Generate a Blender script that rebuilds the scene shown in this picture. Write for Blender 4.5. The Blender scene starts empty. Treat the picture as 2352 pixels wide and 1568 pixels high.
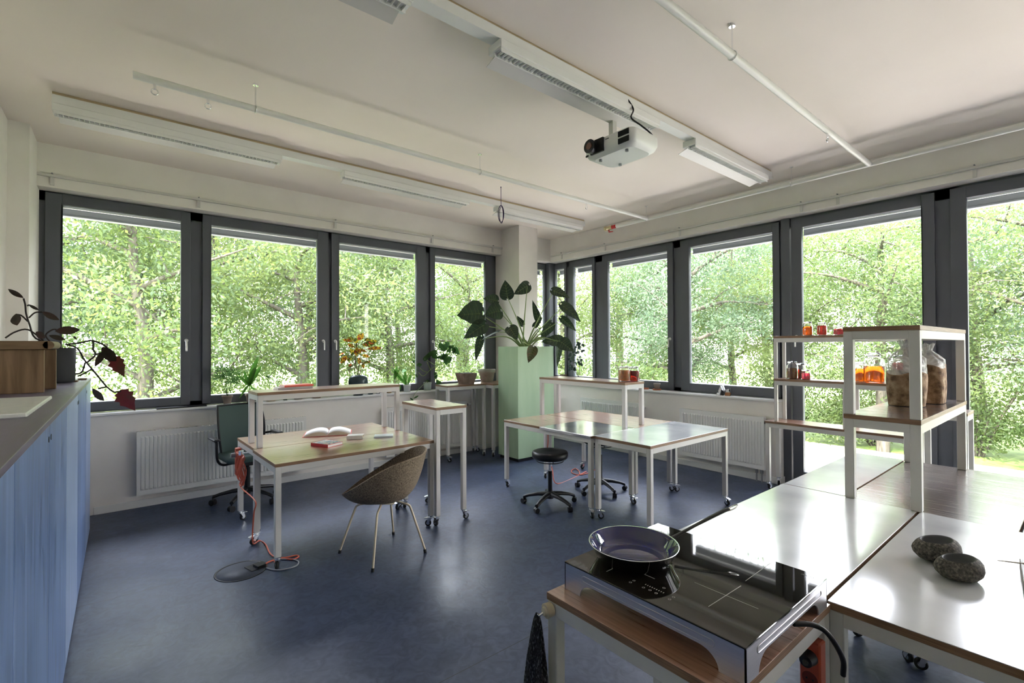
import bpy, math, random
import numpy as np
from mathutils import Vector, Matrix
random.seed(7)
S=bpy.context.scene; COL=S.collection
# ------------------------------------------------------------ camera
FPX=1097.72; YAW=math.radians(50.7296); PIT=math.radians(.61425); ROL=math.radians(-.2235); EYE=Vector((0,0,1.6))
fw=Vector((math.cos(YAW)*math.cos(PIT),math.sin(YAW)*math.cos(PIT),math.sin(PIT)))
r0=Vector((math.sin(YAW),-math.cos(YAW),0)); u0=r0.cross(fw)
rt=r0*math.cos(ROL)+u0*math.sin(ROL); up=u0*math.cos(ROL)-r0*math.sin(ROL)
cd=bpy.data.cameras.new('camera'); cam=bpy.data.objects.new('camera',cd); COL.objects.link(cam)
cd.sensor_width=36; cd.lens=FPX/2352*36; cd.clip_start=.05; cd.clip_end=400
m=Matrix((rt,up,-fw)).transposed().to_4x4(); m.translation=EYE; cam.matrix_world=m
S.camera=cam
def ray(x,y): return fw*FPX+rt*(x-1176)-up*(y-784)
def atX(x,y,X): d=ray(x,y); return EYE+d*(X/d.x)
def atY(x,y,Y): d=ray(x,y); return EYE+d*(Y/d.y)
def atZ(x,y,Z): d=ray(x,y); return EYE+d*((Z-1.6)/d.z)
# ------------------------------------------------------------ light
S.view_settings.view_transform='Standard'; S.view_settings.look='None'; S.view_settings.gamma=1
S.view_settings.use_curve_mapping=False; S.view_settings.exposure=2.95
W=bpy.data.worlds.new('sky'); S.world=W; W.use_nodes=True
nt=W.node_tree; bg=nt.nodes['Background']
tc=nt.nodes.new('ShaderNodeTexCoord'); sx=nt.nodes.new('ShaderNodeSeparateXYZ'); cr=nt.nodes.new('ShaderNodeValToRGB')
nt.links.new(tc.outputs['Generated'],sx.inputs[0]); nt.links.new(sx.outputs['Z'],cr.inputs[0]); nt.links.new(cr.outputs[0],bg.inputs[0])
cr.color_ramp.elements[0].position=0; cr.color_ramp.elements[0].color=(1,.945,.92,1)
cr.color_ramp.elements[1].position=.6; cr.color_ramp.elements[1].color=(.80,.83,1,1)
bg.inputs[1].default_value=2.8
sd=bpy.data.lights.new('sun','SUN'); sd.energy=4.0; sd.angle=math.radians(1.5); sd.color=(1,.91,.84)
so=bpy.data.objects.new('sun',sd); COL.objects.link(so)
so.rotation_euler=Vector((-1,-.12,1.15)).to_track_quat('Z','Y').to_euler()
so.location=(-8,-1,10)
def portal(name,loc,rot,sx_,sy_):
    l=bpy.data.lights.new(name,'AREA'); l.shape='RECTANGLE'; l.size=sx_; l.size_y=sy_; l.cycles.is_portal=True
    o=bpy.data.objects.new(name,l); COL.objects.link(o); o.location=loc; o.rotation_euler=rot
portal('window_portal_left',(2.1,6.42,2.05),(-math.pi/2,0,0),5.4,2.1)
portal('window_portal_right',(6.2,3.2,1.6),(0,math.pi/2,0),3.1,9.6)
# ------------------------------------------------------------ materials
def mat(name,col,rough=.5,metal=0,spec=.5,coat=0,trans=0,ior=1.45,emis=None,alpha=1,cr=.03,ci=1.5):
    M=bpy.data.materials.new(name); M.use_nodes=True; b=M.node_tree.nodes['Principled BSDF']
    b.inputs['Base Color'].default_value=(*col,1); b.inputs['Roughness'].default_value=rough
    b.inputs['Metallic'].default_value=metal; b.inputs['Specular IOR Level'].default_value=spec
    b.inputs['Coat Weight'].default_value=coat; b.inputs['Coat Roughness'].default_value=cr; b.inputs['Coat IOR'].default_value=ci; b.inputs['Transmission Weight'].default_value=trans; b.inputs['IOR'].default_value=ior
    b.inputs['Alpha'].default_value=alpha
    if emis: b.inputs['Emission Color'].default_value=(*emis[0],1); b.inputs['Emission Strength'].default_value=emis[1]
    return M
def vary(M,cols,scale=(1,1,1),nscale=5,detail=6,bump=0,rot=(0,0,0),dist=0,rough=None,pos=(.3,.7)):
    """mix two or more colours by stretched noise in object space, optional bump"""
    n=M.node_tree; N=n.nodes; L=n.links; b=N['Principled BSDF']
    t=N.new('ShaderNodeTexCoord'); mp=N.new('ShaderNodeMapping'); mp.inputs['Scale'].default_value=scale; mp.inputs['Rotation'].default_value=rot
    no=N.new('ShaderNodeTexNoise'); no.inputs['Scale'].default_value=nscale; no.inputs['Detail'].default_value=detail; no.inputs['Distortion'].default_value=dist
    r=N.new('ShaderNodeValToRGB'); L.new(t.outputs['Object'],mp.inputs[0]); L.new(mp.outputs[0],no.inputs['Vector']); L.new(no.outputs['Fac'],r.inputs[0])
    el=r.color_ramp.elements
    while len(el)<len(cols): el.new(.5)
    for i,c in enumerate(cols): el[i].position=pos[0]+(pos[1]-pos[0])*i/(len(cols)-1); el[i].color=(*c,1)
    L.new(r.outputs[0],b.inputs['Base Color'])
    if rough:
        mr=N.new('ShaderNodeMapRange'); mr.inputs['To Min'].default_value=rough[0]; mr.inputs['To Max'].default_value=rough[1]
        mr.inputs['From Min'].default_value=.3; mr.inputs['From Max'].default_value=.7
        L.new(no.outputs['Fac'],mr.inputs[0]); L.new(mr.outputs[0],b.inputs['Roughness'])
    if bump:
        bp=N.new('ShaderNodeBump'); bp.inputs['Strength'].default_value=bump; bp.inputs['Distance'].default_value=.01
        L.new(no.outputs['Fac'],bp.inputs['Height']); L.new(bp.outputs[0],b.inputs['Normal'])
    return M
WALL=vary(mat('wall_paint',(.8,.79,.76),.9),[(.77,.735,.69),(.83,.795,.75)],nscale=3,bump=.02)
CEIL=vary(mat('ceiling_paint',(.82,.77,.69),.95),[(.81,.735,.665),(.87,.795,.725)],nscale=.8,bump=.02)
FLOOR=mat('linoleum',(.06,.07,.09),.4,spec=.45)
def floor_nodes():
    n=FLOOR.node_tree; N=n.nodes; L=n.links; b=N['Principled BSDF']
    t=N.new('ShaderNodeTexCoord')
    a=N.new('ShaderNodeTexNoise'); a.inputs['Scale'].default_value=14; a.inputs['Detail'].default_value=10; a.inputs['Distortion'].default_value=1.5
    c=N.new('ShaderNodeTexNoise'); c.inputs['Scale'].default_value=1.3; c.inputs['Detail'].default_value=4
    L.new(t.outputs['Object'],a.inputs['Vector']); L.new(t.outputs['Object'],c.inputs['Vector'])
    r=N.new('ShaderNodeValToRGB'); L.new(a.outputs['Fac'],r.inputs[0])
    r.color_ramp.elements[0].position=.35; r.color_ramp.elements[0].color=(.030,.042,.078,1)
    r.color_ramp.elements[1].position=.7; r.color_ramp.elements[1].color=(.054,.073,.128,1)
    # straight seams between the sheets
    s=N.new('ShaderNodeSeparateXYZ'); L.new(t.outputs['Object'],s.inputs[0])
    w=N.new('ShaderNodeMath'); w.operation='PINGPONG'; w.inputs[1].default_value=1.0; L.new(s.outputs['Y'],w.inputs[0])
    g=N.new('ShaderNodeMath'); g.operation='LESS_THAN'; g.inputs[1].default_value=.0022; L.new(w.outputs[0],g.inputs[0])
    mx=N.new('ShaderNodeMix'); mx.data_type='RGBA'; L.new(g.outputs[0],mx.inputs[0]); L.new(r.outputs[0],mx.inputs[6]); mx.inputs[7].default_value=(.015,.017,.02,1)
    L.new(mx.outputs[2],b.inputs['Base Color'])
    mr=N.new('ShaderNodeMapRange'); mr.inputs['From Min'].default_value=.3; mr.inputs['From Max'].default_value=.7; mr.inputs['To Min'].default_value=.3; mr.inputs['To Max'].default_value=.5
    L.new(c.outputs['Fac'],mr.inputs[0]); L.new(mr.outputs[0],b.inputs['Roughness'])
    bp=N.new('ShaderNodeBump'); bp.inputs['Strength'].default_value=.12; bp.inputs['Distance'].default_value=.01; L.new(a.outputs['Fac'],bp.inputs['Height']); L.new(bp.outputs[0],b.inputs['Normal'])
floor_nodes()
FRAME=vary(mat('anthracite_frame',(.045,.05,.058),.42),[(.085,.092,.108),(.105,.113,.132)],nscale=2)
FRAMED=mat('frame_gap',(.008,.008,.009),.7)
WHITE=mat('white_lacquer',(.78,.78,.76),.35)
WHITEL=mat('white_metal',(.62,.605,.575),.38)
SILLM=mat('sill_white',(.8,.8,.79),.4)
RAD=mat('radiator_enamel',(.76,.76,.74),.4)
CHROME=mat('chrome',(.9,.91,.93),.2,1)
STEEL=vary(mat('brushed_steel',(.6,.6,.62),.3,1),[(.5,.5,.53),(.64,.64,.66)],scale=(1,1,60),nscale=8,rough=(.25,.38))
BLACK=mat('black_plastic',(.012,.012,.014),.4)
BLACKG=mat('black_leatherette',(.01,.01,.012),.35)
RUBBER=mat('rubber',(.02,.02,.02),.7)
OAK=vary(mat('oak_laminate',(.42,.24,.12),.3,spec=.9,coat=1,cr=.2,ci=2.3),[(.27,.125,.07),(.42,.205,.125),(.52,.28,.18)],scale=(1.2,30,30),nscale=3.2,detail=9,dist=.35,rough=(.27,.31))
OAKY=vary(mat('oak_laminate_cross',(.42,.24,.12),.3,spec=.9,coat=1,cr=.2,ci=2.3),[(.27,.125,.07),(.42,.205,.125),(.52,.28,.18)],scale=(30,1.2,30),nscale=3.2,detail=9,dist=.35,rough=(.27,.31))
OAKE=vary(mat('oak_edge',(.3,.17,.09),.5),[(.17,.095,.05),(.32,.19,.11)],scale=(3,3,80),nscale=3)
DOAK=vary(mat('worn_dark_laminate',(.17,.12,.09),.25,spec=.8,coat=1,cr=.16,ci=1.9),[(.08,.06,.05),(.14,.10,.085),(.19,.14,.12)],scale=(24,1.2,24),nscale=2.4,detail=9,dist=.4,rough=(.2,.3))
SHEET=vary(mat('white_worktop_sheet',(.8,.82,.84),.2,0,spec=.9,coat=1,cr=.14,ci=2.0),[(.66,.69,.73),(.82,.84,.86)],scale=(1,1,1),nscale=3,detail=8,rough=(.14,.26))
STSHEET=vary(mat('steel_sheet',(.78,.79,.8),.15,.9),[(.7,.71,.72),(.85,.85,.86)],nscale=2,rough=(.1,.2))
GREEN=vary(mat('pale_green_board',(.45,.6,.38),.6),[(.40,.56,.35),(.47,.62,.41)],scale=(3,3,.6),nscale=2,bump=.02)
BLUEW=vary(mat('blue_cast_wood',(.2,.3,.55),.45),[(.09,.15,.32),(.17,.26,.50),(.25,.35,.60)],scale=(6,6,.8),nscale=1.6,detail=9,dist=1.4,rough=(.35,.5))  # wood with the sky's blue light cast put into its base colour
BLUEW2=vary(mat('blue_cast_wood_pale',(.3,.4,.6),.45),[(.22,.31,.52),(.31,.41,.64),(.38,.48,.7)],scale=(6,6,.8),nscale=1.9,detail=9,dist=1.8,rough=(.35,.5))  # paler doors, same blue sky cast held in the colour
BLUETOP=vary(mat('purple_brown_worktop',(.22,.2,.3),.45),[(.085,.07,.115),(.15,.125,.19),(.22,.19,.28)],scale=(8,.8,8),nscale=3.5,detail=9,dist=1.2,rough=(.3,.45))  # purple-brown tones streaked along the worktop
PLYE=mat('ply_edge',(.36,.36,.5),.5)
WALNUT=vary(mat('brown_wood',(.22,.13,.07),.5),[(.12,.07,.04),(.2,.125,.07),(.28,.18,.105)],scale=(14,14,1.2),nscale=2,detail=8,dist=.5)
WALNUTH=vary(mat('brown_wood_slab',(.22,.13,.07),.5),[(.13,.08,.045),(.22,.14,.08)],scale=(1.5,14,14),nscale=3,detail=8)
CREAM=mat('cream_lacquer',(.62,.53,.38),.4)
MARBLE=vary(mat('white_marble',(.8,.81,.8),.35),[(.74,.76,.76),(.84,.84,.83)],nscale=4,dist=2)
STONE=vary(mat('speckled_stone',(.12,.11,.09),.75),[(.03,.028,.027),(.10,.092,.082),(.24,.21,.17)],nscale=120,detail=3,bump=.35,pos=(.32,.72))
STONEI=mat('stone_inside',(.1,.105,.11),.5)
FELT=vary(mat('speckled_hemp_shell',(.2,.15,.1),.85),[(.03,.02,.015),(.15,.11,.075),(.21,.16,.11),(.30,.235,.165)],nscale=120,detail=2,bump=.1,pos=(.25,.68))
GLASSB=mat('hob_glass',(.012,.010,.007),.03,spec=.8,coat=.6)
ENAMEL=mat('blue_enamel',(.008,.014,.13),.04,spec=.7,coat=1)
ENAMELK=mat('black_enamel',(.004,.004,.006),.06,spec=.6,coat=.6)
MARK=mat('print_grey',(.45,.44,.42),.4)
RED=mat('red_cover',(.62,.05,.06),.5)
PAPER=vary(mat('paper_block',(.72,.64,.5),.9),[(.62,.52,.38),(.78,.70,.55)],scale=(1,1,160),nscale=3)
PAGE=mat('white_page',(.82,.81,.78),.8)
ORANGE=mat('orange_cable',(.62,.13,.07),.45)
ORANGED=mat('orange_socket_strip',(.5,.09,.045),.5)
ORANGEK=mat('socket_well',(.16,.025,.015),.5)
GREY=mat('grey_plastic',(.25,.26,.28),.5)
TEAL=mat('dark_teal_mesh',(.06,.10,.095),.7)
CLAY=vary(mat('weathered_clay',(.25,.19,.15),.85),[(.16,.115,.09),(.30,.24,.2)],nscale=9,bump=.1)
CLAYG=vary(mat('grey_weathered_pot',(.33,.29,.25),.85),[(.22,.19,.165),(.42,.39,.35)],nscale=6,bump=.1)
TERRA=mat('terracotta',(.55,.2,.11),.8)
POTK=mat('charcoal_pot',(.03,.032,.038),.7)
TEALG=mat('teal_glazed',(.03,.055,.065),.25)
PALEG=mat('pale_green_glaze',(.55,.66,.56),.35)
SOIL=mat('potting_soil',(.03,.02,.014),.95)
LINE=mat('cable_violet',(.05,.025,.09),.5)
BRASS=mat('brass',(.6,.5,.33),.3,.9)
REDV=mat('valve_red',(.5,.02,.02),.4)
GLASS=mat('clear_glass',(.97,.99,.98),0,trans=1,ior=1.45)
PVC=mat('clear_film',(.9,.91,.89),.25)
def film():
    n=PVC.node_tree; N=n.nodes; L=n.links; b=N['Principled BSDF']; t=N.new('ShaderNodeBsdfTransparent'); mx=N.new('ShaderNodeMixShader')
    tc=N.new('ShaderNodeTexCoord'); no=N.new('ShaderNodeTexNoise'); no.inputs['Scale'].default_value=16; no.inputs['Detail'].default_value=6; no.inputs['Distortion'].default_value=1.2
    L.new(tc.outputs['Object'],no.inputs['Vector']); bp=N.new('ShaderNodeBump'); bp.inputs['Strength'].default_value=.9; bp.inputs['Distance'].default_value=.02; L.new(no.outputs['Fac'],bp.inputs['Height']); L.new(bp.outputs[0],b.inputs['Normal'])
    r=N.new('ShaderNodeMapRange'); r.inputs['From Min'].default_value=.35; r.inputs['From Max'].default_value=.7; r.inputs['To Min'].default_value=.3; r.inputs['To Max'].default_value=.85; L.new(no.outputs['Fac'],r.inputs[0]); L.new(r.outputs[0],mx.inputs[0])
    L.new(t.outputs[0],mx.inputs[1]); L.new(b.outputs[0],mx.inputs[2]); L.new(mx.outputs[0],N['Material Output'].inputs[0])
film()
def liquid(n,c): return mat(n,c,.0,trans=.75,ior=1.2)
LOR=liquid('orange_drink',(1,.15,.008)); LRED=liquid('red_drink',(.5,.02,.012)); LPNK=liquid('pink_drink',(.5,.03,.06)); LBRN=liquid('brown_infusion',(.45,.2,.04))
WPANE=mat('window_glass',(1,1,1),0,trans=1,ior=1.0,spec=.3)
def pane_glass():
    n=WPANE.node_tree; N=n.nodes; L=n.links; N.remove(N['Principled BSDF'])
    t=N.new('ShaderNodeBsdfTransparent'); t.inputs[0].default_value=(.97,.985,.98,1); g=N.new('ShaderNodeBsdfGlossy'); g.inputs['Roughness'].default_value=0
    fr=N.new('ShaderNodeFresnel'); fr.inputs[0].default_value=1.25; mx=N.new('ShaderNodeMixShader')
    L.new(fr.outputs[0],mx.inputs[0]); L.new(t.outputs[0],mx.inputs[1]); L.new(g.outputs[0],mx.inputs[2]); L.new(mx.outputs[0],N['Material Output'].inputs[0])
pane_glass()
def leafmat(name,cols,trans=.5,rough=.45,nscale=20,tint=None):
    M=bpy.data.materials.new(name); M.use_nodes=True; n=M.node_tree; N=n.nodes; L=n.links; b=N['Principled BSDF']; b.inputs['Roughness'].default_value=rough
    vary(M,cols,nscale=nscale,detail=4)
    src=b.inputs['Base Color'].links[0].from_socket
    tr=N.new('ShaderNodeBsdfTranslucent'); mx=N.new('ShaderNodeMixShader'); mx.inputs[0].default_value=trans
    if tint:
        mm=N.new('ShaderNodeMix'); mm.data_type='RGBA'; mm.inputs[0].default_value=.6; L.new(src,mm.inputs[6]); mm.inputs[7].default_value=(*tint,1); L.new(mm.outputs[2],tr.inputs[0])
    else: L.new(src,tr.inputs[0])
    L.new(b.outputs[0],mx.inputs[1]); L.new(tr.outputs[0],mx.inputs[2]); L.new(mx.outputs[0],N['Material Output'].inputs[0])
    return M
# ------------------------------------------------------------ mesh builder
class MB:
    def __init__(s,org=(0,0,0)): s.v=[]; s.f=[]; s.mi=[]; s.sm=[]; s.o=Vector(org)
    def add(s,vs,fs,mi=0,smooth=False):
        k=len(s.v); s.v+= [tuple(Vector(p)-s.o) for p in vs]
        for i,q in enumerate(fs): s.f.append([k+j for j in q]); s.mi.append(mi[i] if isinstance(mi,list) else mi); s.sm.append(smooth)
        return s
    def box(s,x0,x1,y0,y1,z0,z1,mi=0,topmi=None):
        v=[(x,y,z) for z in(z0,z1) for x,y in((x0,y0),(x1,y0),(x1,y1),(x0,y1))]
        f=[(3,2,1,0),(4,5,6,7),(0,1,5,4),(1,2,6,5),(2,3,7,6),(3,0,4,7)]
        return s.add(v,f,[mi,mi if topmi is None else topmi,mi,mi,mi,mi])
    def bbox(s,x0,x1,y0,y1,z0,z1,b=.004,mi=0):
        """box with chamfered vertical edges and top/bottom rims"""
        def ring(x0,x1,y0,y1,c,z): return [(x0+c,y0,z),(x1-c,y0,z),(x1,y0+c,z),(x1,y1-c,z),(x1-c,y1,z),(x0+c,y1,z),(x0,y1-c,z),(x0,y0+c,z)]
        R=[ring(x0+b,x1-b,y0+b,y1-b,b*.6,z0),ring(x0,x1,y0,y1,b,z0+b),ring(x0,x1,y0,y1,b,z1-b),ring(x0+b,x1-b,y0+b,y1-b,b*.6,z1)]
        v=sum(R,[]); f=[tuple(range(7,-1,-1)),tuple(range(24,32))]
        for k in range(3):
            for i in range(8): j=(i+1)%8; f.append((k*8+i,k*8+j,k*8+8+j,k*8+8+i))
        return s.add(v,f,mi)
    def obox(s,c,ax,ay,az,hx,hy,hz,mi=0):
        """box about centre c with unit axes ax,ay,az and half sizes"""
        c=Vector(c); ax,ay,az=[Vector(a).normalized() for a in(ax,ay,az)]
        v=[c+ax*x*hx+ay*y*hy+az*z*hz for z in(-1,1) for x,y in((-1,-1),(1,-1),(1,1),(-1,1))]
        return s.add(v,[(3,2,1,0),(4,5,6,7),(0,1,5,4),(1,2,6,5),(2,3,7,6),(3,0,4,7)],mi)
    def cyl(s,a,b,r,r2=None,n=16,mi=0,smooth=True,caps=True):
        a=Vector(a); b=Vector(b); r2=r if r2 is None else r2; d=(b-a).normalized(); u=d.orthogonal().normalized(); w=d.cross(u)
        v=[p+(u*math.cos(t)+w*math.sin(t))*q for p,q in((a,r),(b,r2)) for t in[2*math.pi*i/n for i in range(n)]]
        s.add(v,[(i,(i+1)%n,n+(i+1)%n,n+i) for i in range(n)],mi,smooth)
        if caps: s.add(v,[tuple(range(n-1,-1,-1)),tuple(range(n,2*n))],mi)
        return s
    def tube(s,pts,r,n=8,mi=0,closed=False):
        pts=[Vector(p) for p in pts]; m=len(pts); rs=r if isinstance(r,(list,tuple)) else [r]*m; v=[]; u=None
        for i,p in enumerate(pts):
            d=((pts[(i+1)%m] if closed or i<m-1 else p)-(pts[i-1] if closed or i>0 else p)).normalized()
            u=(d.orthogonal() if u is None else u-d*u.dot(d)).normalized(); w=d.cross(u)
            v+=[p+(u*math.cos(t)+w*math.sin(t))*rs[i] for t in[2*math.pi*k/n for k in range(n)]]
        f=[]
        for i in range(m if closed else m-1):
            j=(i+1)%m
            for k in range(n): f.append((i*n+k,i*n+(k+1)%n,j*n+(k+1)%n,j*n+k))
        s.add(v,f,mi,True)
        if not closed: s.add(v,[tuple(range(n-1,-1,-1)),tuple(range((m-1)*n,m*n))],mi)
        return s
    def lathe(s,prof,c=(0,0,0),n=32,mi=0,smooth=True,sx=1,sy=1,closed=False,caps=True):
        c=Vector(c); v=[(c.x+r*math.cos(t)*sx,c.y+r*math.sin(t)*sy,c.z+z) for r,z in prof for t in[2*math.pi*i/n for i in range(n)]]
        m=len(prof); f=[]
        for i in range(m if closed else m-1):
            j=(i+1)%m
            for k in range(n): f.append((i*n+k,i*n+(k+1)%n,j*n+(k+1)%n,j*n+k))
        s.add(v,f,mi,smooth)
        if not closed and caps:
            if prof[0][0]>1e-5: s.add(v,[tuple(range(n-1,-1,-1))],mi)
            if prof[-1][0]>1e-5: s.add(v,[tuple(range((m-1)*n,m*n))],mi)
        return s
    def prism(s,poly,a,b,mi=0,plane='xz'):
        """poly in a plane, extruded from a to b along the third axis"""
        def P(p,t): return {'xz':(p[0],t,p[1]),'yz':(t,p[0],p[1]),'xy':(p[0],p[1],t)}[plane]
        n=len(poly); v=[P(p,a) for p in poly]+[P(p,b) for p in poly]
        return s.add(v,[tuple(range(n-1,-1,-1)),tuple(range(n,2*n))]+[(i,(i+1)%n,n+(i+1)%n,n+i) for i in range(n)],mi)
    def build(s,name,mats,parent=None,loc=None,rot=None,bevel=0,kind=None,weld=False):
        me=bpy.data.meshes.new(name); me.from_pydata(s.v,[],s.f)
        for M in (mats if isinstance(mats,(list,tuple)) else [mats]): me.materials.append(M)
        me.polygons.foreach_set('material_index',s.mi); me.polygons.foreach_set('use_smooth',s.sm); me.update()
        import bmesh
        bm=bmesh.new(); bm.from_mesh(me)
        if weld: bmesh.ops.remove_doubles(bm,verts=bm.verts,dist=1e-5)
        bmesh.ops.recalc_face_normals(bm,faces=bm.faces); bm.to_mesh(me); bm.free()
        o=bpy.data.objects.new(name,me); COL.objects.link(o)
        if parent: o.parent=parent
        else: o.location=s.o
        if loc is not None: o.location=loc
        if rot is not None: o.rotation_euler=rot
        if bevel:
            q=o.modifiers.new('bevel','BEVEL'); q.width=bevel; q.segments=2; q.limit_method='ANGLE'
        if kind: o['kind']=kind
        return o
def tag(o,label,cat,group=None,kind=None):
    o['label']=label; o['category']=cat
    if group: o['group']=group
    if kind: o['kind']=kind
    return o
def thing(name,label,cat,loc=(0,0,0),rz=0,group=None):
    o=bpy.data.objects.new(name,None); COL.objects.link(o); o.empty_display_size=.1; o.location=loc; o.rotation_euler=(0,0,rz)
    return tag(o,label,cat,group)
def copy_thing(r,loc,rz,label=None,group=None):
    def cp(o,par):
        c=o.copy(); COL.objects.link(c)
        if par: c.parent=par
        for ch in [q for q in bpy.data.objects if q.parent==o]: cp(ch,c)
        return c
    kids=list(bpy.data.objects)
    c=cp(r,None); c.location=loc; c.rotation_euler=(0,0,rz)
    if label: c['label']=label
    if group: c['group']=group
    return c
def smooth_path(pts,k=6):
    pts=[Vector(p) for p in pts]; out=[]
    P=[pts[0]*2-pts[1]]+pts+[pts[-1]*2-pts[-2]]
    for i in range(1,len(P)-2):
        for j in range(k):
            t=j/k; a,b,c,d=P[i-1:i+3]
            out.append(.5*((2*b)+(c-a)*t+(2*a-5*b+4*c-d)*t*t+(3*b-a-3*c+d)*t**3))
    return out+[pts[-1]]
# ============================================================ the room
def struct(b,name,m,**k): return b.build(name,m,kind='structure',**k)
YN=6.11; XE=5.88; ZC=3.49
struct(MB().box(-.9,6.35,-3.1,6.38,-.2,0),'floor',FLOOR)
struct(MB().box(-.95,6.9,-3.15,6.9,ZC,ZC+.3),'ceiling',CEIL)
b=MB(); b.box(-.95,-.735,-3.1,6.38,0,ZC); struct(b,'wall_west',WALL)
b=MB(); b.box(-.735,6.3,-3.1,-2.9,0,ZC); struct(b,'wall_south',WALL)
b=MB(); b.box(-.735,6.28,YN,6.36,0,.945); b.box(-.735,6.28,YN,6.36,3.09,ZC); struct(b,'wall_north',WALL)
b=MB(); b.box(XE,6.13,2.33,YN,0,.945); b.box(XE,6.13,-2.9,YN,3.085,ZC); b.box(XE,6.13,-2.9,-2.6,0,3.085); struct(b,'wall_east',WALL)
struct(MB().box(-.735,-.603,5.665,6.375,0,ZC),'wall_pier',WALL)
struct(MB().box(4.78,5.165,5.665,6.27,0,ZC).box(4.865,5.165,6.27,6.375,0,ZC),'wall_column',WALL)
struct(MB().bbox(-.602,4.95,6.075,6.25,.945,.97,.004),'trim_1',SILLM)
struct(MB().bbox(5.85,6.03,2.33,6.075,.945,.97,.004),'trim_2',SILLM)
BB=mat('baseboard_paint',(.72,.72,.7),.5)
b=MB(); b.bbox(-.2,4.78,YN-.014,YN,0,.075,.003); b.bbox(5.165,XE-.014,YN-.014,YN,0,.075,.003); struct(b,'baseboard_north',BB)
b=MB(); b.bbox(XE-.014,XE,2.32,YN,0,.075,.003); b.bbox(XE,6.0,2.316,2.33,0,.075,.003); struct(b,'baseboard_east',BB)
# fixed frames (posts and rails) -------------------------------------------------
b=MB(); y0,y1=6.275,6.345
b.box(-.607,4.86,y0,y1,.968,1.02); b.box(-.607,4.86,y0,y1,3.0,3.092)
for a,c in((-.607,-.47),(.52,.75),(1.98,2.18),(3.36,3.60),(4.62,4.86)): b.box(a,c,y0,y1,.97,3.09)
b.box(5.165,6.1,y0,y1,.968,1.05); b.box(5.165,6.1,y0,y1,3.0,3.09); b.box(5.9,6.1,6.16,6.345,.968,3.09)
struct(b,'trim_3',FRAME)
b=MB(); x0,x1=6.045,6.115
b.box(x0,x1,2.26,6.2,.968,1.02); b.box(x0,x1,-2.9,6.2,2.98,3.085); b.box(x0,x1,-2.9,2.33,-.02,.05)
for a,c in((5.72,5.90),(5.0,5.24),(3.58,3.80),(2.27,2.42),(.80,1.03),(-.62,-.38),(-2.0,-1.8)): b.box(x0,x1,a,c,.97 if a>2.3 else 0,3.08)
b.box(6.0,6.115,2.245,2.335,0,3.08)
struct(b,'trim_4',FRAME)
WN=[0]
def handle(par,c,axis,side):
    """lever handle hanging down from a round rose; axis = outward normal (into the room)"""
    c=Vector(c); n=Vector(axis); b=MB(c)
    b.cyl(c,c+n*.008,.019,n=20); b.cyl(c+n*.008,c+n*.04,.008); b.tube([c+n*.04,c+n*.048+Vector((0,0,-.012)),c+n*.047+Vector((0,0,-.115))],[.009,.0095,.0085],n=10)
    o=b.build('handle',CHROME_S,par); o.location=c-par.location; return o
CHROME_S=mat('satin_handle',(.72,.72,.72),.3,.8)
def window_unit(wall,a,c,ga,gc,z0,z1,gz0,gz1,hand=None,name='window'):
    """sash from a..c holding the pane ga..gc, fixed in the recess of the north or east wall"""
    WN[0]+=1
    if wall=='N':
        q=lambda u0,u1,v0,v1,w0,w1,B: B.box(u0,u1,6.245+v0,6.245+v1,w0,w1)
        org=Vector(((a+c)/2,6.245,z0))
    else:
        q=lambda u0,u1,v0,v1,w0,w1,B: B.box(6.018+v0,6.018+v1,u0,u1,w0,w1)
        org=Vector((6.018,(a+c)/2,z0))
    b=MB(org)
    q(a,ga,0,.06,z0,z1,b); q(gc,c,0,.06,z0,z1,b); q(ga,gc,0,.06,z0,gz0,b); q(ga,gc,0,.06,gz1,z1,b)
    e=.012
    q(ga-e,ga,-.0,.064,gz0,gz1,b)
    o=b.build('%s_%d'%(name,WN[0]),[FRAME],kind='structure',bevel=.003)
    b=MB(org); q(ga,gc,.035,.041,gz0,gz1,b); p=b.build('pane',WPANE,o)
    b=MB(org); q(ga-.03,gc+.03,.16,.22,gz1-.055,gz1+.05,b); q(ga-.03,gc+.03,.15,.23,gz1-.075,gz1-.06,b); 
    bl=b.build('blind_stack',GREY,o)
    b=MB(org); q(ga-.001,gc+.001,.066,.08,gz1-.016,gz1,b); q(ga-.001,gc+.001,.02,.13,gz0-.012,gz0+.001,b); b.build('bead',SILLM,o)
    if hand:
        if wall=='N': handle(o,(hand,6.245,1.68),(0,-1,0),1)
        else: handle(o,(6.018,hand,1.70),(-1,0,0),1)
    return o
window_unit('N',-.56,.581,-.441,.495,.985,3.075,1.07,2.975,hand=.545)
window_unit('N',.693,2.060,.775,1.925,.985,3.075,1.07,2.975,hand=1.995)
window_unit('N',2.100,3.470,2.20,3.325,.985,3.075,1.07,2.975,hand=2.145)
window_unit('N',3.545,4.726,3.627,4.56,.985,3.075,1.07,2.975,hand=3.585)
window_unit('N',5.2,5.93,5.3,5.87,.985,3.075,1.07,2.975)
window_unit('E',5.86,6.16,5.909,6.138,.985,3.06,1.09,2.975)
window_unit('E',5.212,5.78,5.268,5.70,.985,3.06,1.09,2.96)
window_unit('E',3.772,5.05,3.862,4.94,.985,3.06,1.09,2.955,hand=3.82)
window_unit('E',2.364,3.655,2.441,3.526,.985,3.06,1.09,2.955)
window_unit('E',.969,2.235,1.068,2.126,.03,3.06,.16,2.955,hand=2.185,name='door')
window_unit('E',-.45,.858,-.36,.745,.03,3.06,.16,2.955,name='door')
window_unit('E',-1.85,-.55,-1.76,-.64,.03,3.06,.16,2.955,name='door')  # extra door out of view, glazing carried on to let in more light
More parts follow.
